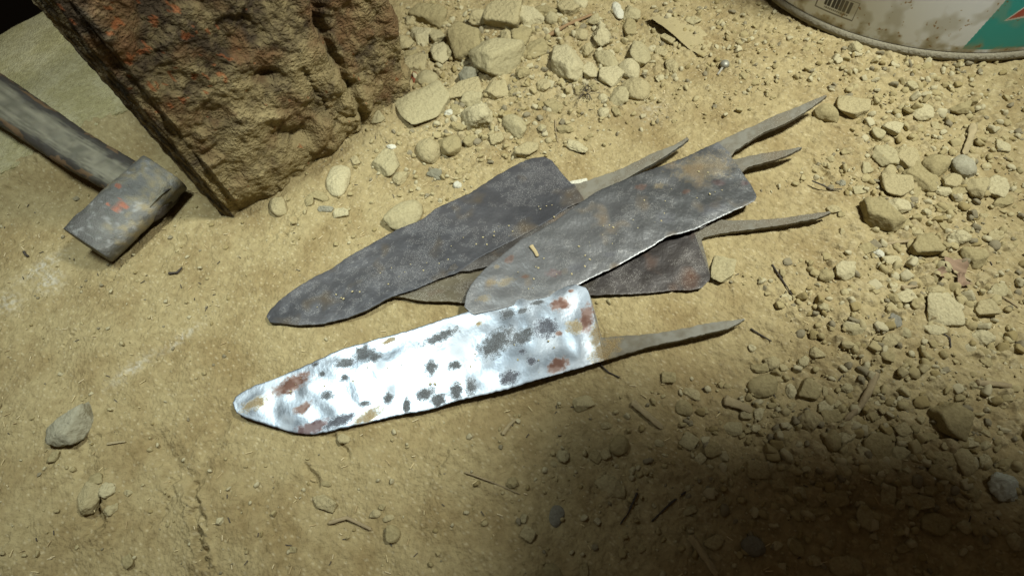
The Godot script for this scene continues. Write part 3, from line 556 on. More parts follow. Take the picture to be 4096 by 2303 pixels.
func build_ground() -> void:
	xs = axis(-0.72, 0.7, 0.0016, 3.0)
	zs = axis(-0.96, 0.06, 0.0016, 3.0)
	var cols := xs.size()
	var rows := zs.size()
	var pts := PackedVector3Array()
	pts.resize(cols * rows)
	var tint := PackedColorArray()
	tint.resize(cols * rows)
	var uv := PackedVector2Array()
	uv.resize(cols * rows)
	var skip := PackedByteArray()
	skip.resize(cols * rows)
	var tan_a := Color(0.37, 0.299, 0.158)
	var tan_b := Color(0.285, 0.215, 0.105)
	var tan_c := Color(0.41, 0.343, 0.2)
	for j in rows:
		var z := zs[j]
		for i in cols:
			var x := xs[i]
			var k := j * cols + i
			var g := gravel(x, z)
			var c := calm(x, z)
			var h := bank(x, z) + n_low.get_noise_2d(x, z) * 0.007 * c + n_mid.get_noise_2d(x, z) * 0.0024 * (0.15 + 0.85 * c)
			var f := n_fine.get_noise_2d(x, z)
			h += f * (0.0006 + 0.0012 * g)
			var wx := x + f * 0.0022
			var wz := z + n_fine.get_noise_2d(z, x + 3.0) * 0.0022
			var big := smoothstep(0.04, 0.42, n_cell.get_noise_2d(wx, wz) + 1.0) * clampf(n_cell_value.get_noise_2d(wx, wz) * 1.2 + 0.25, 0.0, 1.0)
			var small := clampf((-n_cell_small.get_noise_2d(wx, wz) - 0.5) * 2.2, 0.0, 1.0)
			var some := n_tone.get_noise_2d(x * 3.1 + 7.0, z * 3.1)
			h += big * 0.0048 * g * clampf(0.6 + some, 0.0, 1.0)
			h += small * 0.001 * clampf(0.12 + g * 0.8 + some * 0.5, 0.0, 1.0)
			pts[k] = Vector3(x, h, z)
			uv[k] = Vector2(x, z) / 0.31
			var t := n_tone.get_noise_2d(x, z)
			var col := tan_a.lerp(tan_b, clampf(0.28 + t * 1.25 + f * 0.4, 0.0, 1.0))
			col = col.lerp(tan_c, clampf(g * 0.55 * (0.4 + big) + f * 0.25, 0.0, 0.8))
			if n_fleck.get_noise_2d(x, z) > 0.72:
				col = col.lerp(Color(0.6, 0.52, 0.34), 0.5)
			tint[k] = col
			if (x + 0.597) * -0.6 + (z + 0.80) * -0.8 > 0.0 and x < -0.24 or x < -0.95:
				skip[k] = 1
	# furrows, cracks, scuffs and hollows pressed into the floor: [x, z, x, z, width, depth]
	var scuffs := []
	for k in 46:
		var sx := rng.randf_range(-0.52, 0.35)
		var sz := rng.randf_range(-0.4, 0.0)
		if over_blades(sx, sz):
			continue
		var turn := rng.randf_range(0.3, 1.4) + (PI if k % 5 == 0 else 0.0)
		var reach := rng.randf_range(0.004, 0.035)
		scuffs.append([sx, sz, sx + cos(turn) * reach, sz - sin(turn) * reach, rng.randf_range(0.0012, 0.0035), rng.randf_range(0.001, 0.003)])
	for s in scuffs + [[-0.289, -0.135, -0.28, -0.098, 0.0035, 0.005], [-0.28, -0.098, -0.272, -0.076, 0.003, 0.006], [-0.335, -0.185, -0.292, -0.14, 0.007, 0.0025], [-0.272, -0.19, -0.285, -0.14, 0.007, 0.0025], [0.21, -0.17, 0.27, -0.11, 0.005, 0.002], [0.235, -0.185, 0.30, -0.125, 0.005, 0.002], [0.255, -0.2, 0.325, -0.14, 0.006, 0.0015], [-0.395, -0.19, -0.375, -0.125, 0.008, 0.003], [-0.195, -0.135, -0.185, -0.12, 0.003, 0.003], [0.33, -0.365, 0.335, -0.335, 0.002, 0.005], [0.06, -0.1, 0.035, -0.075, 0.004, 0.002], [0.09, -0.09, 0.06, -0.055, 0.005, 0.002], [0.125, -0.09, 0.12, -0.1, 0.004, 0.004], [-0.17, -0.155, -0.16, -0.14, 0.0025, 0.003], [0.52, -0.41, 0.5, -0.37, 0.004, 0.004], [-0.376, -0.138, -0.368, -0.12, 0.006, 0.006]]:
		var a := Vector2(s[0], s[1])
		var b := Vector2(s[2], s[3])
		var w: float = s[4]
		for j in rows:
			if zs[j] < minf(a.y, b.y) - w * 3.0 or zs[j] > maxf(a.y, b.y) + w * 3.0:
				continue
			for i in cols:
				if xs[i] < minf(a.x, b.x) - w * 3.0 or xs[i] > maxf(a.x, b.x) + w * 3.0:
					continue
				var p := Vector2(xs[i], zs[j])
				p += Vector2(n_mid.get_noise_2d(p.x * 4.0, p.y * 4.0), n_mid.get_noise_2d(p.y * 4.0, p.x * 4.0)) * 0.006
				var d := p.distance_to(Geometry2D.get_closest_point_to_segment(p, a, b)) / w
				pts[j * cols + i].y -= s[5] * exp(-d * d) - s[5] * 0.3 * exp(-(d - 2.0) * (d - 2.0))
	# pale lime smears dried into the earth
	for s in [[-0.488, -0.395, 0.02, 0.007, 0.6], [-0.475, -0.375, 0.012, 0.012, 0.6], [-0.365, -0.255, 0.02, 0.005, 0.55], [-0.32, -0.28, 0.02, 0.004, 0.5], [-0.51, -0.355, 0.01, 0.012, 0.5], [0.125, -0.535, 0.03, 0.02, 0.3], [0.19, -0.47, 0.02, 0.015, 0.25]]:
		for j in rows:
			if absf(zs[j] - s[1]) > 0.05:
				continue
			for i in cols:
				if absf(xs[i] - s[0]) > 0.05:
					continue
				var dx: float = xs[i] - s[0]
				var dz: float = zs[j] - s[1]
				var e: float = pow((dx * 0.8 - dz * 0.6) / s[2], 2.0) + pow((dx * 0.6 + dz * 0.8) / s[3], 2.0)
				var k := j * cols + i
				var q: float = s[4] * exp(-e) * clampf(0.5 + n_fine.get_noise_2d(xs[i] * 1.5, zs[j] * 1.5) * 2.2, 0.0, 1.0)
				tint[k] = tint[k].lerp(Color(0.62, 0.6, 0.52), q)
	var m := material(Color.WHITE, 0.97, true)
	m.albedo_texture = tone_dirt
	m.heightmap_enabled = true
	m.heightmap_texture = bump_dirt
	m.heightmap_scale = 0.115
	m.metallic_specular = 0.15
	tag(obj("ground", sheet(rows, cols, pts, tint, uv, false, skip), m), "dry tan earth floor strewn with crumbs and stones", "", "", "structure")


# ---------------------------------------------------------------- stones
func icosphere(level: int) -> Array:
	var t := (1.0 + sqrt(5.0)) / 2.0
	var v: Array[Vector3] = []
	for p in [[-1, t, 0], [1, t, 0], [-1, -t, 0], [1, -t, 0], [0, -1, t], [0, 1, t], [0, -1, -t], [0, 1, -t], [t, 0, -1], [t, 0, 1], [-t, 0, -1], [-t, 0, 1]]:
		v.append(Vector3(p[0], p[1], p[2]).normalized())
	var f := [[0, 11, 5], [0, 5, 1], [0, 1, 7], [0, 7, 10], [0, 10, 11], [1, 5, 9], [5, 11, 4], [11, 10, 2], [10, 7, 6], [7, 1, 8], [3, 9, 4], [3, 4, 2], [3, 2, 6], [3, 6, 8], [3, 8, 9], [4, 9, 5], [2, 4, 11], [6, 2, 10], [8, 6, 7], [9, 8, 1]]
	for n in level:
		var mids := {}
		var g := []
		for q in f:
			var m := []
			for e in 3:
				var a: int = q[e]
				var b: int = q[(e + 1) % 3]
				var key := Vector2i(mini(a, b), maxi(a, b))
				if not mids.has(key):
					mids[key] = v.size()
					v.append(((v[a] + v[b]) * 0.5).normalized())
				m.append(mids[key])
			g.append_array([[q[0], m[0], m[2]], [q[1], m[1], m[0]], [q[2], m[2], m[1]], [m[0], m[1], m[2]]])
		f = g
	return [v, f]


func rock(shape: int, sd: int, ball: Array) -> ArrayMesh:
	# a rounded convex body cut by random planes, roughened by noise
	var r := RandomNumberGenerator.new()
	r.seed = sd * 77 + shape
	var planes := []
	var count: int = [9, 26, 8, 22][shape]
	for k in count:
		var d := Vector3(r.randf_range(-1, 1), r.randf_range(-1, 1), r.randf_range(-1, 1)).normalized()
		planes.append([d, r.randf_range(0.66, 1.0) if shape != 1 else r.randf_range(0.9, 1.0)])
	if shape == 2 or shape == 0:
		planes.append([Vector3(r.randf_range(-0.15, 0.15), 1, r.randf_range(-0.15, 0.15)).normalized(), 0.62 if shape == 2 else 0.72])
	planes.append([Vector3.DOWN, 0.8])
	for k in 6:
		var s := Vector3.ZERO
		s[k % 3] = 1.0 if k < 3 else -1.0
		planes.append([s, 1.0])
	var sharp: float = [46.0, 10.0, 50.0, 20.0][shape]
	var rough: float = [0.07, 0.03, 0.06, 0.18][shape]
	var nz := noise(sd, 1.7, 4)
	var st := SurfaceTool.new()
	st.begin(Mesh.PRIMITIVE_TRIANGLES)
	for d in ball[0]:
		var sum := 0.0
		for p in planes:
			var e: float = d.dot(p[0])
			if e > 0.0:
				sum += pow(e / p[1], sharp)
		var rad := pow(sum, -1.0 / sharp)
		rad *= 1.0 + rough * nz.get_noise_3dv(d * 1.6)
		st.add_vertex(d * rad)
	for q in ball[1]:
		st.add_index(q[0])
		st.add_index(q[2])
		st.add_index(q[1])
	st.generate_normals()
	return st.commit()


func build_stones() -> void:
	var ball_fine := icosphere(3)
	var ball_mid := icosphere(3)
	var tones := [lin(0.37, 0.31, 0.165), lin(0.44, 0.385, 0.225), lin(0.62, 0.6, 0.48), lin(0.26, 0.245, 0.175), lin(0.2, 0.19, 0.15), lin(0.39, 0.365, 0.265), lin(0.47, 0.49, 0.42), lin(0.24, 0.075, 0.04)]
	var mats := []
	for c in tones:
		for v in 2:
			var m := material(c.lightened(0.06) if v else c.darkened(0.05), 0.95)
			m.metallic_specular = 0.15
			m.albedo_texture = tone_dirt
			mats.append(triplanar_bump(m, bump_rock, 9.0 + v * 3.0, 0.2))
	var fine := {}
	for shape in 4:
		for k in 7:
			fine[shape * 10 + k] = rock(shape, k + 3, ball_fine)
	var mid := {}
	for shape in 4:
		for k in 3:
			mid[shape * 10 + k] = rock(shape, k + 40, ball_mid)
	var n := 0
	for s in STONES:
		var big: bool = maxf(s[2], s[3]) > 0.75
		var o := obj("stone", fine[s[6] * 10 + n % 7] if big else mid[s[6] * 10 + n % 3], mats[s[7] * 2 + n % 2])
		var a: float = s[2] * 0.0112
		var b: float = s[3] * 0.0112
		var c: float = minf(a, b) * s[5] * 1.15
		o.transform = Transform3D(Basis(Vector3.UP, deg_to_rad(s[4])) * Basis(Vector3.RIGHT, rng.randf_range(-0.1, 0.1)) * Basis.from_scale(Vector3(a, c, b)), Vector3(s[0] * 0.01, ground(s[0] * 0.01, s[1] * 0.01) + c * (0.34 if big else 0.24), s[1] * 0.01))
		tag(o, s[8], "stone", "stones lying on the earth floor")
		n += 1


func over_blades(x: float, z: float) -> bool:
	for b in [[FRONT_UP, FRONT_LO], [UPPER_UP, UPPER_LO], [TOP_UP, TOP_LO], [RED_UP, RED_LO]]:
		var a := Vector2(b[0][0], b[0][1]) * 0.01
		var up: Array = b[0]
		var e := Vector2(up[up.size() - 2], up[up.size() - 1]) * 0.01
		var p := Vector2(x, z)
		if p.distance_to(Geometry2D.get_closest_point_to_segment(p, a, e)) < 0.04:
			return true
	return false


func build_crumbs() -> void:
	var ball := icosphere(2)
	var m := material(Color.WHITE, 0.96, true)
	m.metallic_specular = 0.15
	triplanar_bump(m, bump_rock, 20.0, 0.05)
	var tints := [Color(0.32, 0.265, 0.135), Color(0.34, 0.285, 0.15), Color(0.365, 0.31, 0.17), Color(0.27, 0.215, 0.1), Color(0.31, 0.255, 0.13), Color(0.22, 0.19, 0.12), Color(0.4, 0.355, 0.22)]
	for kind in 4:
		var where: Array[Transform3D] = []
		var colors: Array[Color] = []
		var want := 3000
		while where.size() < want:
			var x := rng.randf_range(-0.7, 0.68)
			var z := rng.randf_range(-0.95, 0.05)
			if rng.randf() > 0.16 + gravel(x, z) or over_blades(x, z) or x < -0.4 and z < -0.5 or Vector2(x - 0.609, z + 0.684).length() < 0.22:
				continue
			var a := 0.0007 + 0.0034 * pow(rng.randf(), 3.2)
			a *= 0.7 + 0.75 * gravel(x, z)
			where.append(Transform3D(Basis(Vector3(rng.randf_range(-1, 1), rng.randf_range(-1, 1), rng.randf_range(-1, 1)).normalized(), rng.randf() * TAU) * Basis.from_scale(Vector3(a, a * 0.65, a * rng.randf_range(0.6, 1.0))), Vector3(x, ground(x, z) + a * 0.35, z)))
			colors.append(tints[mini(rng.randi() % 8, 6)])
		var mm := MultiMesh.new()
		mm.transform_format = MultiMesh.TRANSFORM_3D
		mm.use_colors = true
		mm.mesh = rock(kind, 60 + kind, ball)
		mm.instance_count = want
		for k in want:
			mm.set_instance_transform(k, where[k])
			mm.set_instance_color(k, colors[k])
		var o := MultiMeshInstance3D.new()
		o.name = numbered("gravel_crumbs")
		o.multimesh = mm
		o.material_override = m
		add_child(o)
		tag(o, ["loose angular crumbs of dried earth scattered over the floor", "fine rounded grit scattered over the floor", "thin flat flakes of earth scattered over the floor", "lumpy little clods scattered over the floor"][kind], "gravel", "", "stuff")
	# crumbs of earth that lie on the blades themselves
	var on_blades: Array[Transform3D] = []
	for b in [[FRONT_UP, 0.0055, 0.017, 0.05, 22], [UPPER_UP, 0.0065, 0.0165, 0.0, 34], [TOP_UP, 0.0155, 0.0175, 0.015, 40]]:
		var up: Array = b[0]
		var tip := Vector2(up[0], up[1]) * 0.01
		var end := Vector2(up[up.size() - 2], up[up.size() - 1]) * 0.01
		var ax := (end - tip).normalized()
		for k in b[4]:
			var f := rng.randf_range(0.1, 0.66)
			var side := rng.randf_range(0.004, 0.024) if b[0] == UPPER_UP else rng.randf_range(-0.004, 0.03) if b[0] == TOP_UP else rng.randf_range(-0.012, 0.022)
			var p := tip + (end - tip) * f + Vector2(-ax.y, ax.x) * side
			var a := rng.randf_range(0.0003, 0.0011)
			on_blades.append(Transform3D(Basis(Vector3.UP, rng.randf() * TAU) * Basis.from_scale(Vector3(a, a * 0.6, a * 0.8)), Vector3(p.x, lerpf(b[1], b[2], f) - side * b[3] + a * 0.3 + 0.0003, p.y)))
	var dust := MultiMesh.new()
	dust.transform_format = MultiMesh.TRANSFORM_3D
	dust.mesh = rock(0, 71, ball)
	dust.instance_count = on_blades.size()
	for k in on_blades.size():
		dust.set_instance_transform(k, on_blades[k])
	var dust_node := MultiMeshInstance3D.new()
	dust_node.name = "dust_crumbs"
	dust_node.multimesh = dust
	dust_node.material_override = material(lin(0.42, 0.36, 0.2), 0.95)
	add_child(dust_node)
	tag(dust_node, "specks of tan earth fallen on the blades", "dust", "", "stuff")
	# chaff: short straw bits and dark char bits trodden into the dust
	var where2: Array[Transform3D] = []
	var col2: Array[Color] = []
	while where2.size() < 1500:
		var x := rng.randf_range(-0.65, 0.66)
		var z := rng.randf_range(-0.9, 0.04)
		if over_blades(x, z) or x < -0.4 and z < -0.5:
			continue
		var l := rng.randf_range(0.0015, 0.006)
		where2.append(Transform3D(Basis(Vector3.UP, rng.randf() * TAU) * Basis(Vector3.FORWARD, rng.randf_range(-0.2, 0.2)) * Basis.from_scale(Vector3(l, 0.0005, 0.0006)), Vector3(x, ground(x, z) + 0.0009, z)))
		col2.append([Color(0.55, 0.45, 0.24), Color(0.6, 0.5, 0.3), Color(0.06, 0.05, 0.04), Color(0.42, 0.32, 0.16)][rng.randi() % 4])
	var chip := BoxMesh.new()
	var mm2 := MultiMesh.new()
	mm2.transform_format = MultiMesh.TRANSFORM_3D
	mm2.use_colors = true
	mm2.mesh = chip
	mm2.instance_count = where2.size()
	for k in where2.size():
		mm2.set_instance_transform(k, where2[k])
		mm2.set_instance_color(k, col2[k])
	var o2 := MultiMeshInstance3D.new()
	o2.name = "chaff"
	o2.multimesh = mm2
	o2.material_override = material(Color.WHITE, 0.9, true)
	add_child(o2)
	tag(o2, "short bits of straw and char trodden into the dust", "chaff", "", "stuff")


# ---------------------------------------------------------------- sticks and other litter
func rod(pts: Array, radius: float, kind: int) -> ArrayMesh:
	var c := Curve3D.new()
	for p in pts:
		c.add_point(p)
	for i in range(1, pts.size() - 1):
		var t: Vector3 = (pts[i + 1] - pts[i - 1]) * 0.22
		c.set_point_in(i, -t)
		c.set_point_out(i, t)
	var len := c.get_baked_length()
	var n := 26
	var sides := 13
	var out := PackedVector3Array()
	var tint := PackedColorArray()
	var base: Color = [Color(0.24, 0.15, 0.07), Color(0.3, 0.235, 0.13), Color(0.34, 0.275, 0.15), Color(0.05, 0.04, 0.03)][kind]
	for i in n:
		var s := float(i) / (n - 1)
		var p := c.sample_baked(s * len)
		var q := c.sample_baked(minf(s * len + 0.002, len)) - c.sample_baked(maxf(s * len - 0.002, 0.0))
		var f := q.normalized()
		var side := f.cross(Vector3.UP).normalized()
		var up := side.cross(f)
		var r := radius * (1.0 - 0.35 * s) * (1.0 + 0.25 * n_fine.get_noise_2d(s * 0.06 + radius * 50.0, kind))
		if i == 0 or i == n - 1:
			r *= 0.02
		for k in sides:
			var a := TAU * k / (sides - 1)
			var flat := 0.45 if kind == 2 else 0.85
			var w := 1.0 + 0.12 * n_mid.get_noise_2d(float(k % (sides - 1)) * 0.2, s * 0.05)
			out.append(p + (side * cos(a) + up * sin(a) * flat) * r * w)
			tint.append(base * (0.8 + 0.5 * absf(n_fleck.get_noise_2d(float(k % (sides - 1)) * 0.01, s * 0.004))))
	return sheet(n, sides, out, tint, PackedVector2Array(), true)


func build_litter() -> void:
	var m := triplanar_bump(material(Color.WHITE, 0.85, true), bump_rock, 14.0, 0.06)
	for s in STICKS:
		var pts := []
		var p: Array = s[0]
		var r: float = s[1] * 0.01
		for i in range(0, p.size(), 2):
			var x: float = p[i] * 0.01
			var z: float = p[i + 1] * 0.01
			pts.append(Vector3(x, ground(x, z) + r * 0.55 + 0.0012, z))
		var o := obj(s[3].replace(" ", "_"), rod(pts, r, s[2]), m) if s.size() < 5 else obj(s[4].replace(" ", "_"), rod(pts, r, s[2]), m)
		tag(o, s[3], s[4])
	# curled dry leaf with its dark lifted edge
	var out := PackedVector3Array()
	var tint := PackedColorArray()
	for j in 24:
		var s := j / 23.0
		var a := Vector3(0.226, 0.0, -0.621).lerp(Vector3(0.272, 0.0, -0.538), s)
		a.x += sin(s * PI) * -0.004
		for i in 10:
			var t := i / 9.0
			var w := 0.042 * pow(sin(PI * clampf(s * 0.9 + 0.06, 0.0, 1.0)), 0.45)
			var p: Vector3 = a + Vector3(0.86, 0, -0.35) * w * t
			out.append(Vector3(p.x, -0.001 + 0.0085 * (1.0 - t) * (1.0 - t) * sin(PI * minf(1.0, s + 0.2)) + n_mid.get_noise_2d(p.x * 3.0, p.z * 3.0) * 0.001 + maxf(ground(p.x, p.z), 0.0), p.z))
			tint.append(Color(0.3, 0.245, 0.125).lerp(Color(0.36, 0.3, 0.155), t))
	tag(obj("dry_leaf", sheet(24, 10, out, tint), m), "curled tan leaf with a dark lifted edge below the bucket", "dry leaf")
	var names := ["largest of three brown leaf scraps at the right", "brown leaf scrap just below the largest scrap", "brown leaf scrap left of the other two scraps"]
	var k := 0
	for c in [[0.393, -0.213, 0.012, 0.5], [0.392, -0.197, 0.008, 1.6], [0.377, -0.207, 0.007, 2.6]]:
		var q := PackedVector3Array()
		for j in 7:
			for i in 7:
				var u := i / 6.0 - 0.5
				var v := j / 6.0 - 0.5
				var p: Vector2 = Vector2(u, v * (0.7 + 0.4 * n_mid.get_noise_2d(u * 0.2, k))).rotated(c[3]) * c[2] * 1.5
				q.append(Vector3(c[0] + p.x, ground(c[0], c[1]) + 0.003 + 0.012 * (u * u - v * u * 0.5) + n_mid.get_noise_2d(u * 0.3 + k, v * 0.3) * 0.003, c[1] + p.y))
		tag(obj("leaf_scrap", sheet(7, 7, q), material(lin(0.24, 0.16, 0.1), 0.9)), names[k], "leaf scrap", "brown leaf scraps")
		k += 1
	# tuft of root hairs
	var st := SurfaceTool.new()
	st.begin(Mesh.PRIMITIVE_TRIANGLES)
	for i in 26:
		var a := rng.randf() * TAU
		var b := Vector3(0.122, ground(0.122, -0.508) + 0.002, -0.508)
		var e := Vector3(cos(a), rng.randf_range(0.1, 0.6), sin(a)) * rng.randf_range(0.006, 0.017)
		st.append_from(rod([b, b + e * 0.5 + Vector3(0, 0.003, 0), b + e + Vector3(rng.randf_range(-0.004, 0.004), -0.002, 0)], 0.00035, 3 if i % 3 else 1), 0, Transform3D())
	tag(obj("root_tuft", st.commit(), m), "small dark tuft of root hairs above the top blade", "root tuft")
	# metal droplet with a tail
	var drop := thing("metal_droplet", "small shiny grey metal droplet with a thin tail", "metal droplet", Vector3(0.288, 0.0, -0.515))
	var ball := SphereMesh.new()
	ball.radius = 0.0055
	ball.height = 0.0085
	var grey := material(lin(0.26, 0.25, 0.2), 0.5, false, 0.4)
	var bead := obj("bead", ball, grey, drop)
	bead.position.y = 0.0035 + ground(0.288, -0.515)
	obj("tail", rod([Vector3(0, 0.003, 0), Vector3(-0.006, 0.002, 0.006), Vector3(-0.012, 0.001, 0.012)], 0.0016, 1), material(lin(0.3, 0.28, 0.22), 0.6), drop)
	# black wire bent beside a grey pebble
	tag(obj("bent_wire", rod([Vector3(0.313, 0.004, -0.331), Vector3(0.322, 0.004, -0.322), Vector3(0.328, 0.0015, -0.318), Vector3(0.338, 0.003, -0.315)], 0.0009, 3), m), "bent black wire beside the grey pebble right of the tangs", "wire")
	# straw flake on the top blade
	var flake := rod([Vector3(0.0245, 0.0176, -0.3035), Vector3(0.0275, 0.0176, -0.296), Vector3(0.029, 0.0176, -0.2895)], 0.0022, 2)
	tag(obj("straw_flake", flake, material(lin(0.4, 0.32, 0.17), 0.9)), "tan straw flake lying on the top blade", "straw")


# ---------------------------------------------------------------- the blade blanks
func edge_at(pts: PackedVector2Array, s: float) -> float:
	for i in range(1, pts.size()):
		if s <= pts[i].x:
			var d := pts[i].x - pts[i - 1].x
			return lerpf(pts[i - 1].y, pts[i].y, clampf((s - pts[i - 1].x) / maxf(d, 1e-6), 0.0, 1.0))
	return pts[pts.size() - 1].y


func blade(label: String, up_list: Array, lo_list: Array, y_tip: float, y_end: float, rise: float, roll: float, look: Dictionary) -> void:
	var thick := 0.0042
	var tip := Vector2(up_list[0], up_list[1]) * 0.01
	var end := Vector2(up_list[up_list.size() - 2], up_list[up_list.size() - 1]) * 0.01
	var ax := (end - tip).normalized()
	var ay := Vector2(-ax.y, ax.x)   # towards +z, so lower edge is larger
	var edges: Array[PackedVector2Array] = []
	for list in [up_list, lo_list]:
		var e := PackedVector2Array()
		for i in range(0, list.size(), 2):
			var p := Vector2(list[i], list[i + 1]) * 0.01 - tip
			var q := Vector2(p.dot(ax), p.dot(ay))
			if e.size() and q.x < e[e.size() - 1].x + 0.0004:
				q.x = e[e.size() - 1].x + 0.0004
			e.append(q)
		edges.append(e)
	var lo_s := minf(edges[0][0].x, edges[1][0].x)
	for e in edges:
		lo_s = minf(lo_s, e[0].x)
	var hi_s := maxf(edges[0][edges[0].size() - 1].x, edges[1][edges[1].size() - 1].x)
	var t_min := 1.0
	var t_max := -1.0
	for e in edges:
		for q in e:
			t_min = minf(t_min, q.y)
			t_max = maxf(t_max, q.y)
	var length := hi_s - lo_s
	# picture of the scale, rust and bare steel on this blade
	var w := 960
	var h := int(w * (t_max - t_min) / length) + 2
	var mark := PackedFloat32Array()
	mark.resize(w * h)
	var sort := PackedByteArray()
	sort.resize(w * h)
	for s in look.marks:
		var p := Vector2(s[0], s[1]) * 0.01 - tip
		var c := Vector2((p.dot(ax) - lo_s) / length * w, (p.dot(ay) - t_min) / (t_max - t_min) * h)
		var ra: float = s[2] * 0.01 / length * w
		var rb: float = s[3] * 0.01 / length * w
		var turn := -deg_to_rad(s[4]) - atan2(ax.y, ax.x)
		var reach := int(maxf(ra, rb) * 1.7) + 2
		for j in range(maxi(0, int(c.y) - reach), mini(h, int(c.y) + reach)):
			for i in range(maxi(0, int(c.x) - reach), mini(w, int(c.x) + reach)):
				var d := (Vector2(i, j) - c).rotated(-turn)
				var e := Vector2(d.x / ra, d.y / rb).length() + n_tone.get_noise_2d(i * 0.006, j * 0.006 + s[0]) * 0.5
				var v := clampf((1.35 - e) * 1.5, 0.0, 1.0)
				if v > mark[j * w + i]:
					mark[j * w + i] = v
					sort[j * w + i] = s[5]
	var data := PackedByteArray()
	data.resize(w * h * 3)
	var metal := PackedByteArray()
	metal.resize(w * h)
	var dull := PackedByteArray()
	dull.resize(w * h)
	var sd: float = look.seed
	var dark: Color = look.dark
	var light: Color = look.light
	var rust: Color = look.rust
	var speck: float = look.speck
	var mark_color := [Color(0.2, 0.2, 0.195), Color(0.19, 0.19, 0.215), Color(0.33, 0.17, 0.1), Color(0.45, 0.36, 0.2), Color(0.24, 0.12, 0.11)]
	for j in h:
		for i in w:
			var x := i * 0.0004
			var y := j * 0.0004
			var a := n_tone.get_noise_2d(x * 1.3 + sd, y * 1.8)
			var f := n_fleck.get_noise_2d(x * 3.2, y * 3.2 + sd)
			var b := n_fine.get_noise_2d(x * 0.8 + sd, y)
			var c := dark.lerp(light, clampf(0.45 + a * 0.45 + n_low.get_noise_2d(x * 2.0 + sd, y * 3.0) * 0.55 + b * 0.2 + f * 0.12, 0.0, 1.0))
			var s := float(i) / w
			c = c.lerp(look.get("tip", look.light.lightened(0.22)), look.get("bare", 0.0) * smoothstep(0.55, 0.1, s + a * 0.25))
			var rusty := clampf(n_mid.get_noise_2d(x + sd * 3.0, y) * 1.6 - 0.55 + look.rust_end * smoothstep(0.55, 0.72, s), 0.0, 0.75)
			c = c.lerp(rust, rusty)
			if s > 0.72 and look.tang_grey > 0.0:
				c = c.lerp(Color(0.47, 0.455, 0.4).lerp(Color(0.38, 0.35, 0.28), clampf(0.5 + a + b, 0.0, 1.0)), look.tang_grey * smoothstep(0.69, 0.735, s))
			if f > 0.35 and a + b > speck:
				c = c.lerp(Color(0.72, 0.71, 0.68), clampf((f - 0.35) * 2.0, 0.0, 0.7))
			var mk := mark[j * w + i]
			if mk > 0.0:
				var k := sort[j * w + i]
				var grain: float = clampf(mk * 1.3 + (f + b * 0.5) * 1.9 * (1.3 - mk) - 0.45, 0.0, 1.0) * look.strength
				var mc: Color = mark_color[k].lerp(mark_color[k].lightened(0.25), clampf(0.5 + a + b * 1.5, 0.0, 1.0)) if k == 2 or k == 4 else mark_color[k]
				if k == 3 and f > 0.15:
					mc = Color(0.62, 0.53, 0.36)
				c = c.lerp(mc, grain if k < 2 or k == 3 else clampf(mk * 1.1 + (f * 0.4 + b * 0.3) * (1.4 - mk) - 0.08, 0.0, 0.92) * look.strength)
			metal[j * w + i] = clampi(int(255.0 * look.metal * (1.0 - 0.6 * mk * look.strength) * (1.0 - 0.85 * rusty) * (1.0 - 0.9 * look.tang_grey * smoothstep(0.69, 0.735, s))), 0, 255)
			dull[j * w + i] = clampi(int(255.0 * clampf(lerpf(0.82, look.rough, metal[j * w + i] / (255.0 * look.metal)) + f * 0.05 + a * 0.06, 0.2, 1.0)), 0, 255)
			var at := (j * w + i) * 3
			data[at] = clampi(int(c.r * 255.0), 0, 255)
			data[at + 1] = clampi(int(c.g * 255.0), 0, 255)
			data[at + 2] = clampi(int(c.b * 255.0), 0, 255)
	var mat := material(Color.WHITE, 1.0, false, 1.0)
	mat.roughness_texture = ImageTexture.create_from_image(Image.create_from_data(w, h, false, Image.FORMAT_L8, dull))
	mat.roughness_texture_channel = BaseMaterial3D.TEXTURE_CHANNEL_RED
	mat.metallic_texture = ImageTexture.create_from_image(Image.create_from_data(w, h, false, Image.FORMAT_L8, metal))
	mat.metallic_texture_channel = BaseMaterial3D.TEXTURE_CHANNEL_RED
	mat.albedo_texture = ImageTexture.create_from_image(Image.create_from_data(w, h, false, Image.FORMAT_RGB8, data))
	mat.texture_repeat = true
	mat.heightmap_enabled = true
	mat.heightmap_texture = bump_metal
	mat.heightmap_scale = look.grain
	# shape
	var st := SurfaceTool.new()
	st.begin(Mesh.PRIMITIVE_TRIANGLES)
	var n := 300
	var m := 22
	var rows := []
	for i in n + 1:
		var s := lo_s + length * i / n
		var t0 := edge_at(edges[0], s)
		var t1 := edge_at(edges[1], s)
		if t1 < t0 + 0.0012:
			t1 = t0 + 0.0012
		var nib := n_fine.get_noise_2d(s * 1.2 + sd, 0.0) * 0.0007
		t0 += nib
		t1 += n_fine.get_noise_2d(s * 1.2 + sd, 9.0) * 0.0007
		var f := (s - lo_s) / length
		var base := lerpf(y_tip, y_end, f) + rise * pow(maxf(0.0, (f - 0.7) / 0.3), 1.6)
		base += n_low.get_noise_2d(s * 2.0 + sd, 2.0) * 0.0012
		var row := []
		for k in m + 1:
			# finer spacing at both edges, which are rolled over
			var v := 0.5 - 0.5 * cos(PI * k / m)
			var t := lerpf(t0, t1, v)
			var edge := minf(t - t0, t1 - t)
			var y := base
			y += (n_dent.get_noise_2d(s * look.dent + sd, t * look.dent) * 0.9 + n_low.get_noise_2d(s * 3.0 + sd, t * 3.0)) * look.dents * smoothstep(0.0, 0.014, edge)
			y -= t * roll
			y -= 0.00025 * exp(-edge / 0.0004)
			var p := tip + ax * s + ay * t
			row.append([Vector3(p.x, y, p.y), Vector2(f, (t - t_min) / (t_max - t_min))])
		var bottom := []
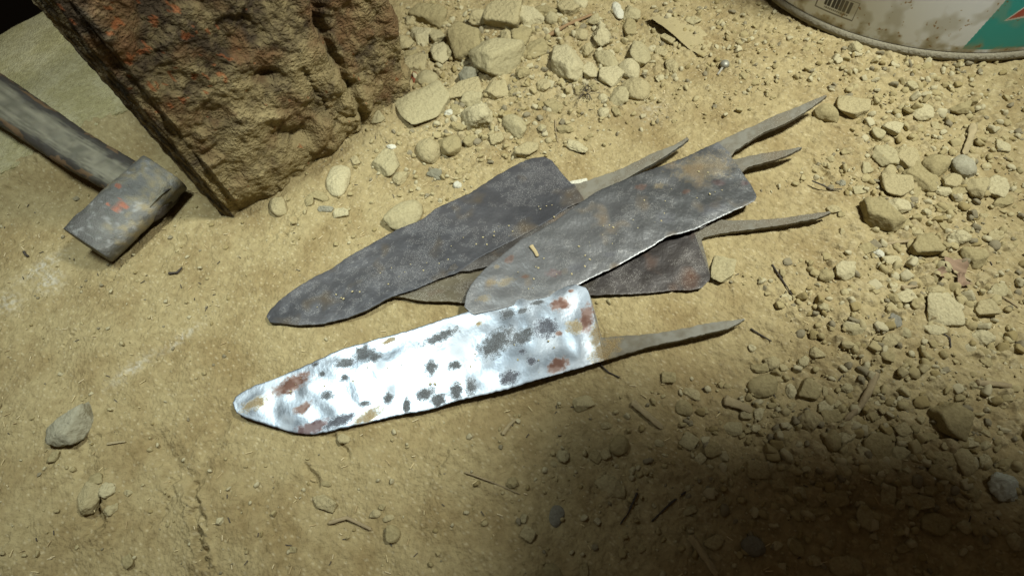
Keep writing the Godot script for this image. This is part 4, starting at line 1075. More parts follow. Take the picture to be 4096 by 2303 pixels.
		for k in 2:
			var p := tip + ax * s + ay * (lerpf(t0, t1, 0.02 if k == 0 else 0.98))
			bottom.append([Vector3(p.x, base - thick - (p - tip).dot(ay) * roll, p.y), row[0 if k == 0 else m][1]])
		rows.append([row, bottom])
	var quad := func(a: Array, b: Array, c: Array, d: Array, g: int) -> void:
		st.set_smooth_group(g)
		for q in [a, b, c, a, c, d]:
			st.set_uv(q[1])
			st.add_vertex(q[0])
	for i in n:
		var r0: Array = rows[i][0]
		var r1: Array = rows[i + 1][0]
		for k in m:
			quad.call(r0[k], r1[k], r1[k + 1], r0[k + 1], 0)
		var b0: Array = rows[i][1]
		var b1: Array = rows[i + 1][1]
		quad.call(b0[0], b1[0], r1[0], r0[0], 1)
		quad.call(r0[m], r1[m], b1[1], b0[1], 2)
		quad.call(b0[1], b1[1], b1[0], b0[0], 3)
	for i in [0, n]:
		var r0: Array = rows[i][0]
		var b0: Array = rows[i][1]
		for k in m:
			st.set_smooth_group(4)
			for q in ([r0[k], r0[k + 1], b0[0]] if i == 0 else [r0[k + 1], r0[k], b0[0]]):
				st.set_uv(q[1])
				st.add_vertex(q[0])
		for q in ([r0[m], b0[1], b0[0]] if i == 0 else [b0[1], r0[m], b0[0]]):
			st.set_uv(q[1])
			st.add_vertex(q[0])
	st.generate_normals()
	tag(obj("knife_blank", st.commit(), mat), label, "knife blade", "forged knife blanks lying on the floor")


func build_blades() -> void:
	var dark := {"seed": 3.0, "dark": Color(0.235, 0.235, 0.245), "light": Color(0.33, 0.325, 0.33), "rust": Color(0.32, 0.265, 0.19), "speck": 0.05, "marks": [], "strength": 0.9, "rust_end": 0.55, "tang_grey": 0.9, "rough": 0.52, "metal": 0.35, "grain": 0.018, "dent": 0.8, "dents": 0.0008}
	var red := dark.duplicate()
	red.merge({"seed": 21.0, "dark": Color(0.185, 0.165, 0.155), "light": Color(0.265, 0.245, 0.23), "rust": Color(0.33, 0.2, 0.12), "rust_end": 0.35, "bare": 0.85, "tip": Color(0.41, 0.375, 0.28)}, true)
	blade("dark reddish-brown blade blank lying under the others", RED_UP, RED_LO, 0.0055, 0.0065, 0.006, 0.0, red)
	var under := dark.duplicate()
	under.merge({"seed": 37.0, "dark": Color(0.23, 0.215, 0.2), "light": Color(0.33, 0.315, 0.3), "rust": Color(0.38, 0.27, 0.16), "tang_grey": 0.8}, true)
	blade("blade blank almost hidden between the others, its short tang rust-banded", UNDER_UP, UNDER_LO, 0.0105, 0.0115, 0.006, 0.0, under)
	blade("dark grey blade blank uppermost in the photo, nearest the block", UPPER_UP, UPPER_LO, 0.0065, 0.0165, 0.007, 0.0, dark)
	var top := dark.duplicate()
	top.merge({"seed": 52.0, "dark": Color(0.3, 0.305, 0.305), "light": Color(0.385, 0.385, 0.385), "rust": Color(0.38, 0.31, 0.22), "rust_end": 0.5, "bare": 0.75, "marks": TOP_MARKS, "strength": 0.45, "speck": 0.2, "tang_grey": 0.85, "rough": 0.42, "metal": 0.6}, true)
	blade("mid grey blade blank on top of the pile with the longest tang", TOP_UP, TOP_LO, 0.0155, 0.0175, 0.012, 0.015, top)
	var bright := dark.duplicate()
	bright.merge({"seed": 71.0, "dark": Color(0.6, 0.64, 0.68), "light": Color(0.8, 0.83, 0.86), "rust": Color(0.72, 0.74, 0.76), "rust_end": 0.0, "marks": FRONT_MARKS, "strength": 0.86, "speck": 9.0, "tang_grey": 0.9, "rough": 0.38, "metal": 1.0, "grain": 0.008, "dent": 0.7, "dents": 0.0009}, true)
	blade("bright shining blade blank with dark scale spots in front", FRONT_UP, FRONT_LO, 0.0055, 0.017, -0.004, 0.05, bright)


# ---------------------------------------------------------------- the iron block
func bumpy(u: float, y: float) -> float:
	var d := n_mid.get_noise_3d(u * 0.9, y * 0.9, 3.0) * 0.006 + n_fine.get_noise_3d(u, y, 1.0) * 0.0022 + smoothstep(0.03, 0.35, n_cell.get_noise_2d(u * 0.32 + n_mid.get_noise_2d(u, y) * 0.004, y * 0.42) + 1.0) * n_cell_value.get_noise_2d(u * 0.32 + n_mid.get_noise_2d(u, y) * 0.004, y * 0.42) * 0.0038 + n_tone.get_noise_3d(u * 0.8, y * 0.8, 8.0) * 0.006
	# [u, y, half width, half height, turn, out]
	for f in [[0.0255, 0.105, 0.035, 0.007, 0.05, 0.006], [0.018, 0.086, 0.016, 0.006, 0.1, -0.008], [0.092, 0.085, 0.02, 0.006, -0.5, 0.008], [0.1, 0.05, 0.022, 0.009, -0.7, -0.011], [0.125, 0.035, 0.02, 0.014, 0.2, 0.008], [0.103, 0.124, 0.016, 0.007, -0.5, -0.009], [0.06, 0.13, 0.03, 0.04, 0.0, 0.004], [0.145, 0.12, 0.025, 0.03, 0.0, 0.005], [0.05, 0.03, 0.04, 0.025, 0.0, 0.006]]:
		var p := Vector2(u - f[0], y - f[1]).rotated(-f[4])
		d += f[5] * exp(-pow(p.x / f[2], 2.0) - pow(p.y / f[3], 2.0))
	var line := 0.176 + sin(y * 40.0) * 0.003 + n_mid.get_noise_2d(y * 2.0, 1.0) * 0.004
	d -= 0.013 * exp(-pow((u - line) / 0.0055, 2.0))
	d += 0.005 * smoothstep(line + 0.02, line - 0.004, u)
	var crack := 0.137 + (0.11 - y) * 0.12
	if y > 0.03 and y < 0.115:
		d -= 0.003 * exp(-pow((u - crack - n_mid.get_noise_2d(y * 5.0, 4.0) * 0.005) / 0.0016, 2.0))
	return d


func build_block() -> void:
	var back := BLOCK_L + BLOCK_U * 0.2483
	var ring: Array[Vector3] = [BLOCK_L + Vector3(-0.015, 0, -0.0055) - BLOCK_N * 0.16, BLOCK_L + Vector3(-0.015, 0, -0.0055), BLOCK_L, back, back + BLOCK_U * 0.012 - BLOCK_N * 0.02, back - BLOCK_N * 0.17, BLOCK_L + Vector3(-0.015, 0, -0.0055) - BLOCK_N * 0.16]
	var along: Array[Vector3] = []
	var out: Array[Vector3] = []
	var u_of := PackedFloat32Array()
	for k in 6:
		var a := ring[k]
		var b := ring[k + 1]
		var steps: int = [30, 10, 168, 14, 40, 60][k]
		var side := (b - a).normalized()
		var nrm := Vector3(-side.z, 0, side.x) if Vector3(-side.z, 0, side.x).dot((a + b) * 0.5 - (ring[2] + ring[5]) * 0.5) > 0.0 else Vector3(side.z, 0, -side.x)
		for i in steps + (1 if k == 5 else 0):
			along.append(a.lerp(b, float(i) / steps))
			out.append(nrm)
			u_of.append((along[along.size() - 1] - BLOCK_L).dot(BLOCK_U))
	var cols := along.size()
	var smooth_out: Array[Vector3] = []
	for i in cols:
		var s := Vector3.ZERO
		for d in range(-4, 5):
			s += out[posmod(i + d, cols - 1)]
		smooth_out.append(s.normalized())
	var rows := 170
	var top := 0.265
	var pts := PackedVector3Array()
	var tint := PackedColorArray()
	for j in rows:
		var y := top - (top + 0.012) * j / (rows - 1.0)
		for i in cols:
			var k := i if i < cols - 1 else 0
			var u := u_of[k]
			var front := k >= 40 and k < 222
			var d := bumpy(u, y) if front else n_mid.get_noise_3d(along[k].x * 2.0, y * 2.0, along[k].z * 2.0) * 0.004
			if k >= 28 and k <= 46:
				d = lerpf(d, n_fine.get_noise_2d(k * 0.004, y * 0.4) * 0.0025, 0.8)
			if y < 0.02 and front:
				d -= (0.02 - y) * 0.2 * (1.0 + n_mid.get_noise_2d(u, y) * 1.5)
			var p := along[k] + smooth_out[k] * d
			pts.append(Vector3(p.x, y, p.z))
			var dust := clampf(1.1 - y * 5.4 + n_mid.get_noise_2d(u * 0.8, y * 0.8) * 0.75 + n_fine.get_noise_2d(u, y) * 0.45 + d * 26.0, 0.0, 1.0)
			var c := Color(0.06, 0.044, 0.028).lerp(Color(0.28, 0.222, 0.112), dust)
			var brown := clampf(n_tone.get_noise_2d(u * 1.5 + 3.0, y * 1.5) * 2.2 - 0.1 + 0.9 * smoothstep(0.15, 0.2, u) * smoothstep(0.04, 0.075, y), 0.0, 0.85)
			c = c.lerp(Color(0.17, 0.098, 0.046), brown * (1.0 - dust * 0.6))
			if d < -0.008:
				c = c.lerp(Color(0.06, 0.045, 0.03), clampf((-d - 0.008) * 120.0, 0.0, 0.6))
			if n_fine.get_noise_2d(u * 0.7 + 5.0, y * 0.5) > (0.42 if y > 0.14 and u < 0.09 else 0.66):
				c = c.lerp(Color(0.29, 0.095, 0.035), 0.65)
			if k < 40:
				c = Color(0.2, 0.155, 0.08).lerp(Color(0.05, 0.04, 0.03), clampf(0.5 + n_fine.get_noise_2d(k * 0.01, y * 0.25) * 1.6, 0.0, 1.0))
			tint.append(c)
	var m := material(Color.WHITE, 0.92, true)
	m.metallic_specular = 0.2
	triplanar_bump(m, bump_rock, 22.0, 0.34)
	var o := thing("iron_block", "massive rust-flecked iron block caked with tan dust", "iron block")
	obj("body", sheet(rows, cols, pts, tint, PackedVector2Array(), true), m, o)
	var st := SurfaceTool.new()
	st.begin(Mesh.PRIMITIVE_TRIANGLES)
	var mid := Vector3.ZERO
	for i in cols - 1:
		mid += pts[i]
	mid /= cols - 1
	for i in cols - 1:
		for p in [mid, pts[i], pts[i + 1]]:
			st.set_color(Color(0.09, 0.06, 0.04))
			st.add_vertex(p)
	st.generate_normals()
	obj("top_face", st.commit(), m, o)


# ---------------------------------------------------------------- slab under the block and the dark pit behind it
func build_slab() -> void:
	var c := [Vector2(-0.98, -0.553), Vector2(-0.36, -1.02), Vector2(-0.22, -0.80), Vector2(-0.30, -0.655), Vector2(-0.435, -0.592), Vector2(-0.575, -0.513), Vector2(-0.7, -0.455), Vector2(-0.92, -0.40)]
	var mid := Vector2.ZERO
	for p in c:
		mid += p / c.size()
	var edge := PackedVector2Array()
	for k in c.size():
		for i in 60:
			var p: Vector2 = c[k].lerp(c[(k + 1) % c.size()], i / 60.0)
			edge.append(p + (p - mid).normalized() * n_mid.get_noise_2d(p.x * 1.5, p.y * 1.5) * 0.006)
	edge.append(edge[0])
	var cols := edge.size()
	var rows := 110
	var pts := PackedVector3Array()
	var tint := PackedColorArray()
	var drop := [[1.0, -0.1], [1.0, -0.03], [1.0, 0.006], [0.998, 0.0125], [0.993, 0.0165], [0.985, 0.018]]
	for j in rows:
		var s: float
		var y: float
		if j < 6:
			s = drop[j][0]
			y = drop[j][1]
		else:
			s = 0.98 * (1.0 - (j - 6.0) / (rows - 7.0))
			y = 0.0185
		for i in cols:
			var p := mid.lerp(edge[i], s)
			var n := n_mid.get_noise_2d(p.x, p.y)
			var f := n_fine.get_noise_2d(p.x, p.y)
			pts.append(Vector3(p.x, y + (n * 0.0018 + f * 0.0007) * (1.0 if j > 4 else 0.4), p.y))
			var col := Color(0.41, 0.365, 0.195).lerp(Color(0.5, 0.455, 0.28), clampf(0.4 + n_tone.get_noise_2d(p.x * 1.4, p.y * 1.4) * 1.1 + f * 0.5, 0.0, 1.0))
			tint.append(col)
	var m := triplanar_bump(material(Color.WHITE, 0.95, true), bump_dirt, 4.0, 0.22)
	m.metallic_specular = 0.2
	m.albedo_texture = tone_dirt
	tag(obj("stone_slab", sheet(rows, cols, pts, tint, PackedVector2Array(), true), m), "worn greenish-grey stone slab beneath the hammer handle", "stone slab")
	var floor_mesh := BoxMesh.new()
	floor_mesh.size = Vector3(3.0, 0.05, 3.0)
	var pit := obj("pit_floor", floor_mesh, material(lin(0.012, 0.011, 0.01), 1.0))
	pit.position = Vector3(-1.7, -0.75, -1.9)
	tag(pit, "black soot-covered floor of the pit beyond the slab", "", "", "structure")


# ---------------------------------------------------------------- hammer
func loft(rows: Array, n: int, power: float, shade: Callable) -> ArrayMesh:
	# each row: [centre, half vector across, half vector up, bottom narrowing]
	var pts := PackedVector3Array()
	var tint := PackedColorArray()
	for j in rows.size():
		var r: Array = rows[j]
		for i in n + 1:
			var a := TAU * (i % n) / n
			var c := cos(a)
			var s := sin(a)
			var e := 2.0 / power
			var x := signf(c) * pow(absf(c), e)
			var y := signf(s) * pow(absf(s), e)
			var p: Vector3 = r[0] + r[1] * x * (1.0 - r[3] * maxf(0.0, -y)) + r[2] * y
			p += (r[1].normalized() * c + r[2].normalized() * s) * n_mid.get_noise_3dv(p * 2.0) * 0.0012
			pts.append(p)
			tint.append(shade.call(p, float(j) / (rows.size() - 1), x, y))
	return sheet(rows.size(), n + 1, pts, tint, PackedVector2Array(), true)


func build_hammer() -> void:
	var t := thing("sledge_hammer", "short heavy hammer with scuffed steel head leaning on the block", "hammer")
	var top_face := Vector3(-0.412, 0.0395, -0.386)
	var top_poll := Vector3(-0.3455, 0.0395, -0.469)
	var face := top_face
	var poll := top_poll
	var along := (poll - face).normalized()
	var across := Vector3(-along.z, 0, along.x)
	if across.x < 0.0:
		across = -across
	# the head lies rolled on its lower right edge
	var level := across
	across = level * cos(deg_to_rad(25.0)) + Vector3.DOWN * sin(deg_to_rad(25.0))
	var lift := Vector3.UP * cos(deg_to_rad(25.0)) + level * sin(deg_to_rad(25.0))
	face -= lift * 0.0165
	poll -= lift * 0.0165
	var rows := []
	var n := 110
	for j in n + 1:
		var f := float(j) / n
		var k := clampf(minf(f, 1.0 - f) / 0.045, 0.0, 1.0)
		var shrink := (0.02 if k <= 0.0 else 0.90 + 0.10 * sqrt(1.0 - (1.0 - k) * (1.0 - k)))
		var s := clampf((f - 0.02) / 0.96, 0.0, 1.0)
		if j == 1:
			s = clampf(0.0, 0.0, 1.0)
		rows.append([face.lerp(poll, s), across * 0.0265 * shrink * (1.0 + 0.05 * sin(PI * f)), lift * 0.0165 * shrink, 0.25])
	rows.reverse()
	var steel := func(p: Vector3, _s: float, x: float, y: float) -> Color:
		var a := n_tone.get_noise_3dv(p * 1.6)
		var b := n_fine.get_noise_3dv(p)
		var c := Color(0.08, 0.077, 0.068).lerp(Color(0.148, 0.144, 0.126), clampf(0.45 + a + b * 0.4, 0.0, 1.0))
		c = c.lerp(Color(0.3, 0.24, 0.12), clampf(a * 1.2 - b * 0.6 - 0.12, 0.0, 0.6))
		c = c.lerp(Color(0.3, 0.3, 0.29), clampf(n_fine.get_noise_3dv(p * 0.8 + Vector3.ONE) * 1.6 - 0.45, 0.0, 0.7))
		for q in [[Vector3(-0.383, 0, -0.446), 0.003], [Vector3(-0.383, 0, -0.4235), 0.0048], [Vector3(-0.392, 0, -0.425), 0.0012]]:
			if y > 0.3 and Vector2(p.x - q[0].x, p.z - q[0].z).length() < q[1] * (1.0 + b * 1.6):
				c = c.lerp(Color(0.28, 0.095, 0.05), 0.45 + 0.4 * clampf(0.5 + b * 2.0, 0.0, 1.0))
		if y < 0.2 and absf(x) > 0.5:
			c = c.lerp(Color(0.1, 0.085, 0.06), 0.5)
		return c
	var m := triplanar_bump(material(Color.WHITE, 0.6, true, 0.3), bump_dirt, 7.0, 0.05)
	obj("head", loft(rows, 120, 3.8, steel), m, t)
	# wooden handle, through the eye of the head and rising out of the frame
	var h_rows := []
	var a := Vector3(-0.35, 0.018, -0.436)
	var pts := [[a, 0.019, 0.0125], [Vector3(-0.394, 0.0305, -0.473), 0.0212, 0.0125], [Vector3(-0.45, 0.035, -0.5185), 0.0225, 0.016], [Vector3(-0.536, 0.048, -0.596), 0.025, 0.0175], [Vector3(-0.72, 0.072, -0.762), 0.027, 0.019]]
	var count := 260
	for j in count + 1:
		var f := float(j) / count * (pts.size() - 1)
		var k := mini(int(f), pts.size() - 2)
		var u := f - k
		var p: Vector3 = pts[k][0].lerp(pts[k + 1][0], u)
		var dir: Vector3 = (pts[k + 1][0] - pts[k][0]).normalized()
		var side := dir.cross(Vector3.UP).normalized()
		var close := 0.03 if j == 0 or j == count else 1.0
		h_rows.append([p, side * lerpf(pts[k][1], pts[k + 1][1], u) * close, side.cross(dir) * lerpf(pts[k][2], pts[k + 1][2], u) * close, 0.1])
	var wood := func(p: Vector3, s: float, x: float, y: float) -> Color:
		var g := n_fine.get_noise_3d(s * 0.1, x * 0.3, y * 0.2)
		var g2 := n_fine.get_noise_3d(s * 0.05 + 4.0, x * 0.6, y * 0.4)
		var c := Color(0.12, 0.11, 0.078).lerp(Color(0.235, 0.215, 0.15), clampf(0.5 + g * 1.3 + g2 * 0.6, 0.0, 1.0))
		var char_edge := clampf((absf(x + 0.1 + n_tone.get_noise_2d(s * 0.4, 2.0) * 0.3) - 0.5) * 5.0 + g * 1.5, 0.0, 1.0)
		c = c.lerp(Color(0.035, 0.03, 0.026), char_edge * 0.9)
		if absf(x) > 0.75 and n_tone.get_noise_2d(s * 0.9, y * 0.1) > 0.1:
			c = c.lerp(Color(0.2, 0.115, 0.05), 0.6)
		return c
	var hm := triplanar_bump(material(Color.WHITE, 0.7, true), bump_rock, 6.0, 0.05)
	obj("handle", loft(h_rows, 96, 3.4, wood), hm, t)
	# end of the handle wedged in the eye, seen on the near side
	var plug := SphereMesh.new()
	plug.radius = 0.01
	plug.height = 0.02
	var e := obj("handle_end", plug, triplanar_bump(material(lin(0.05, 0.04, 0.03), 0.9), bump_rock, 20.0, 0.2), t)
	e.transform = Transform3D(Basis(along, across, lift) * Basis.from_scale(Vector3(1.5, 0.35, 0.75)), (top_face.lerp(top_poll, 0.66) - lift * 0.015) + across * 0.0262)


# ---------------------------------------------------------------- bucket
func lathe(profile: Array, n: int, centre: Vector3) -> ArrayMesh:
	var pts := PackedVector3Array()
	var uv := PackedVector2Array()
	for j in profile.size():
		for i in n + 1:
			var a := -TAU * (i % n) / n
			pts.append(centre + Vector3(cos(a) * profile[j][0], profile[j][1], sin(a) * profile[j][0]))
			uv.append(Vector2(float(i) / n, 1.0 - profile[j][2] if profile[j].size() > 2 else 0.0))
	return sheet(profile.size(), n + 1, pts, PackedColorArray(), uv, true)


func inside(p: Vector2, poly: PackedVector2Array) -> bool:
	return Geometry2D.is_point_in_polygon(p, poly)


func build_bucket() -> void:
	var at := Vector3(0.609, 0.0, -0.684)
	var r := 0.2365
	var top := 0.34
	var t := thing("paint_bucket", "big dirty white bucket with barcode and teal band", "bucket", at)
	# the printed label round the wall; x is the angle in radians, y the height in cm
	var w := 2048
	var h := 512
	var img := Image.create(w, h, false, Image.FORMAT_RGB8)
	img.fill(Color(0.91, 0.93, 0.96))
	var teal := PackedVector2Array([Vector2(1.91, 1.6), Vector2(1.872, 7.5), Vector2(1.79, 20.0), Vector2(1.2, 20.0), Vector2(1.2, 1.6)])
	var red := PackedVector2Array([Vector2(1.812, 5.2), Vector2(1.70, 9.4), Vector2(1.62, 7.2), Vector2(1.70, 5.9)])
	var white := PackedVector2Array([Vector2(1.824, 5.0), Vector2(1.70, 9.9), Vector2(1.605, 7.2), Vector2(1.695, 5.6)])
	var box := [Vector2(2.5993, 2.5), Vector2(2.4106, 2.5), Vector2(2.4043, 4.55), Vector2(2.5993, 4.55)]
	for j in h:
		var y := (1.0 - (j + 0.5) / h) * 34.0
		if y > 22.0:
			continue
		for i in w:
			var th := TAU * (1.0 - (i + 0.5) / w)
			if th > PI * 1.3 or th < 0.9:
				continue
			var q := Vector2(th, y)
			var c := Color(0.91, 0.93, 0.96)
			if inside(q, teal):
				c = Color(0.17, 0.62, 0.61)
				if inside(q, white):
					c = Color(0.85, 0.85, 0.84)
				if inside(q, red):
					c = Color(0.68, 0.2, 0.14)
			var bx := (2.5993 - th) / (2.5993 - 2.4075)
			var by := (y - 2.45) / 2.1
			if bx > -0.01 and bx < 1.01 and by > -0.02 and by < 1.02:
				if bx < 0.012 or bx > 0.988 or by < 0.03 or by > 0.97:
					c = Color(0.42, 0.42, 0.44)
				elif bx > 0.2 and bx < 0.88 and by > 0.3 and by < 0.93:
					var bar := int((bx - 0.2) / 0.68 * 34.0)
					if (bar * 7 + bar * bar * 3) % 5 < 3:
						c = Color(0.25, 0.25, 0.27)
				elif bx > 0.22 and bx < 0.86 and by > 0.14 and by < 0.24 and int(bx * 60.0) % 3 != 0:
					c = Color(0.5, 0.5, 0.5)
			var d := n_mid.get_noise_2d(th * 0.25, y * 0.01)
			var f := n_fine.get_noise_2d(th * 0.25, y * 0.01)
			var dirt := clampf((2.3 - y) * 0.5 + d * 1.1 + f * 0.4, 0.0, 0.8)
			c = c.lerp(Color(0.58, 0.52, 0.37), dirt)
			c = c.lerp(Color(0.62, 0.6, 0.52), clampf(0.12 + d * 1.2 - y * 0.03, 0.0, 0.4))
			if f > 0.52 and d > 0.0:
				c = c.lerp(Color(0.5, 0.36, 0.18), 0.7)
			img.set_pixel(i, j, c)
	var m := material(Color.WHITE, 0.45)
	m.albedo_texture = ImageTexture.create_from_image(img)
	obj("wall", lathe([[r - 0.006, top - 0.0005, 0.999], [r, top, 1.0], [r, top * 0.75, 0.75], [r, top * 0.5, 0.5], [r, top * 0.25, 0.25], [r, 0.012, 0.012 / top], [r - 0.004, 0.009, 0.01]], 180, Vector3.ZERO), m, t)
	var rim := []
	for k in 13:
		var a := -0.3 * PI + TAU * k / 12.0
		rim.append([r + 0.0008 + cos(a) * 0.0034, 0.0068 + sin(a) * 0.0046])
	rim.reverse()
	var rm := triplanar_bump(material(lin(0.25, 0.225, 0.16), 0.85), bump_rock, 14.0, 0.2)
	rm.albedo_texture = tone_dirt
	obj("bottom_rim", lathe(rim, 180, Vector3.ZERO), rm, t)
	obj("base", lathe([[0.001, 0.011], [r - 0.004, 0.011]], 60, Vector3.ZERO), rm, t)
	var lip := []
	for k in 13:
		var a := -0.3 * PI + TAU * k / 12.0
		lip.append([r + cos(a) * 0.006, top + sin(a) * 0.006])
	lip.reverse()
	obj("top_rim", lathe(lip, 120, Vector3.ZERO), material(lin(0.6, 0.6, 0.6), 0.5), t)


# ---------------------------------------------------------------- lamps
func lamp(label: String, at: Vector3, target: Vector3, angle: float, energy: float, size: float, tint: Color, soft: float) -> void:
	var t := thing("work_lamp", label, "lamp", at)
	t.look_at_from_position(at, target, Vector3.FORWARD)
	var l := SpotLight3D.new()
	l.name = "lamp_light"
	l.light_color = tint
	l.light_energy = energy
	l.light_size = size
	l.spot_angle = angle
	l.spot_angle_attenuation = soft
	l.spot_range = 4.0
	l.spot_attenuation = 2.0
	l.shadow_enabled = true
	t.add_child(l)
	var bulb := SphereMesh.new()
	bulb.radius = size * 0.8
	bulb.height = size * 1.6
	var bm := material(Color.WHITE, 0.5)
	bm.emission_enabled = true
	bm.emission = tint
	bm.emission_energy_multiplier = 0.8
	obj("bulb", bulb, bm, t).position.z = 0.0
	var shade := lathe([[size * 0.5, 0.13], [size * 0.9, 0.11], [size * 1.9, -0.01], [size * 1.86, -0.01], [size * 0.86, 0.106], [size * 0.46, 0.126]], 48, Vector3.ZERO)
	var s := obj("lamp_shade", shade, material(lin(0.3, 0.32, 0.3), 0.4, false, 0.6), t)
	s.rotation.x = PI / 2
	var top := at + (at - target).normalized() * 0.12
	var cord := rod([top, top + Vector3(0, 0.6, 0), top + Vector3(0.01, 1.6, 0)], 0.004, 3)
	var c := obj("cord", cord, material(lin(0.03, 0.03, 0.03), 0.7), t)
	c.transform = t.transform.affine_inverse()


# ---------------------------------------------------------------- the helper crouching beside the camera, whose arms shade the lower right
func flesh(bones: Array, cell: float, blend: float, paint: Callable, st: SurfaceTool, base: int) -> int:
	# surface nets over tapered capsules joined by a smooth minimum; returns the new vertex count
	var lo := Vector3.ONE * 9.0
	var hi := Vector3.ONE * -9.0
	for b in bones:
		for e in [[b[0], b[2]], [b[1], b[3]]]:
			lo = lo.min(e[0] - Vector3.ONE * (e[1] + cell * 3.0))
			hi = hi.max(e[0] + Vector3.ONE * (e[1] + cell * 3.0))
	var n := Vector3i(((hi - lo) / cell).ceil()) + Vector3i.ONE
	var field := PackedFloat32Array()
	field.resize(n.x * n.y * n.z)
	field.fill(1.0)
	for b in bones:
		var r: float = maxf(b[2], b[3]) + blend + cell * 2.0
		var a := Vector3i(((b[0].min(b[1]) - Vector3.ONE * r - lo) / cell).floor()).clamp(Vector3i.ZERO, n - Vector3i.ONE)
		var c := Vector3i(((b[0].max(b[1]) + Vector3.ONE * r - lo) / cell).ceil()).clamp(Vector3i.ZERO, n - Vector3i.ONE)
		var d: Vector3 = b[1] - b[0]
		var q := maxf(d.length_squared(), 1e-9)
		for z in range(a.z, c.z + 1):
			for y in range(a.y, c.y + 1):
				for x in range(a.x, c.x + 1):
					var p := lo + Vector3(x, y, z) * cell
					var t: float = clampf((p - b[0]).dot(d) / q, 0.0, 1.0)
					var v: float = p.distance_to(b[0] + d * t) - lerpf(b[2], b[3], t)
					var k := (z * n.y + y) * n.x + x
					var h := clampf(0.5 + 0.5 * (field[k] - v) / blend, 0.0, 1.0)
					field[k] = lerpf(field[k], v, h) - blend * h * (1.0 - h)
	var ids := {}
	var count := base
	var corner := [0, 1, n.x, n.x + 1, n.x * n.y, n.x * n.y + 1, n.x * n.y + n.x, n.x * n.y + n.x + 1]
	var place := [Vector3(0, 0, 0), Vector3(1, 0, 0), Vector3(0, 1, 0), Vector3(1, 1, 0), Vector3(0, 0, 1), Vector3(1, 0, 1), Vector3(0, 1, 1), Vector3(1, 1, 1)]
	var edges := [[0, 1], [2, 3], [4, 5], [6, 7], [0, 2], [1, 3], [4, 6], [5, 7], [0, 4], [1, 5], [2, 6], [3, 7]]
	for z in n.z - 1:
		for y in n.y - 1:
			for x in n.x - 1:
				var k := (z * n.y + y) * n.x + x
				var first := field[k] < 0.0
				var mixed := false
				for i in range(1, 8):
					if (field[k + corner[i]] < 0.0) != first:
						mixed = true
						break
				if not mixed:
					continue
				var sum := Vector3.ZERO
				var hits := 0
				for e in edges:
					var u := field[k + corner[e[0]]]
					var v := field[k + corner[e[1]]]
					if (u < 0.0) != (v < 0.0):
						sum += place[e[0]].lerp(place[e[1]], u / (u - v))
						hits += 1
				var p := lo + (Vector3(x, y, z) + sum / hits) * cell
				ids[k] = count
				count += 1
				st.set_color(paint.call(p))
				st.add_vertex(p)
	for k in ids:
		var x: int = k % n.x
		var y: int = (k / n.x) % n.y
		var z: int = k / (n.x * n.y)
		for e in [[1, n.x, n.x * n.y], [n.x, n.x * n.y, 1], [n.x * n.y, 1, n.x]]:
			var u := field[k]
			var v := field[k + e[0]]
			if (u < 0.0) == (v < 0.0):
				continue
			var a: int = ids.get(k, -1)
			var b: int = ids.get(k - e[1], -1)
			var c: int = ids.get(k - e[1] - e[2], -1)
			var d: int = ids.get(k - e[2], -1)
			if a < 0 or b < 0 or c < 0 or d < 0 or x < 1 or y < 1 or z < 1:
				continue
			for i in ([a, b, c, a, c, d] if u < 0.0 else [a, c, b, a, d, c]):
				st.add_index(i)
	return count


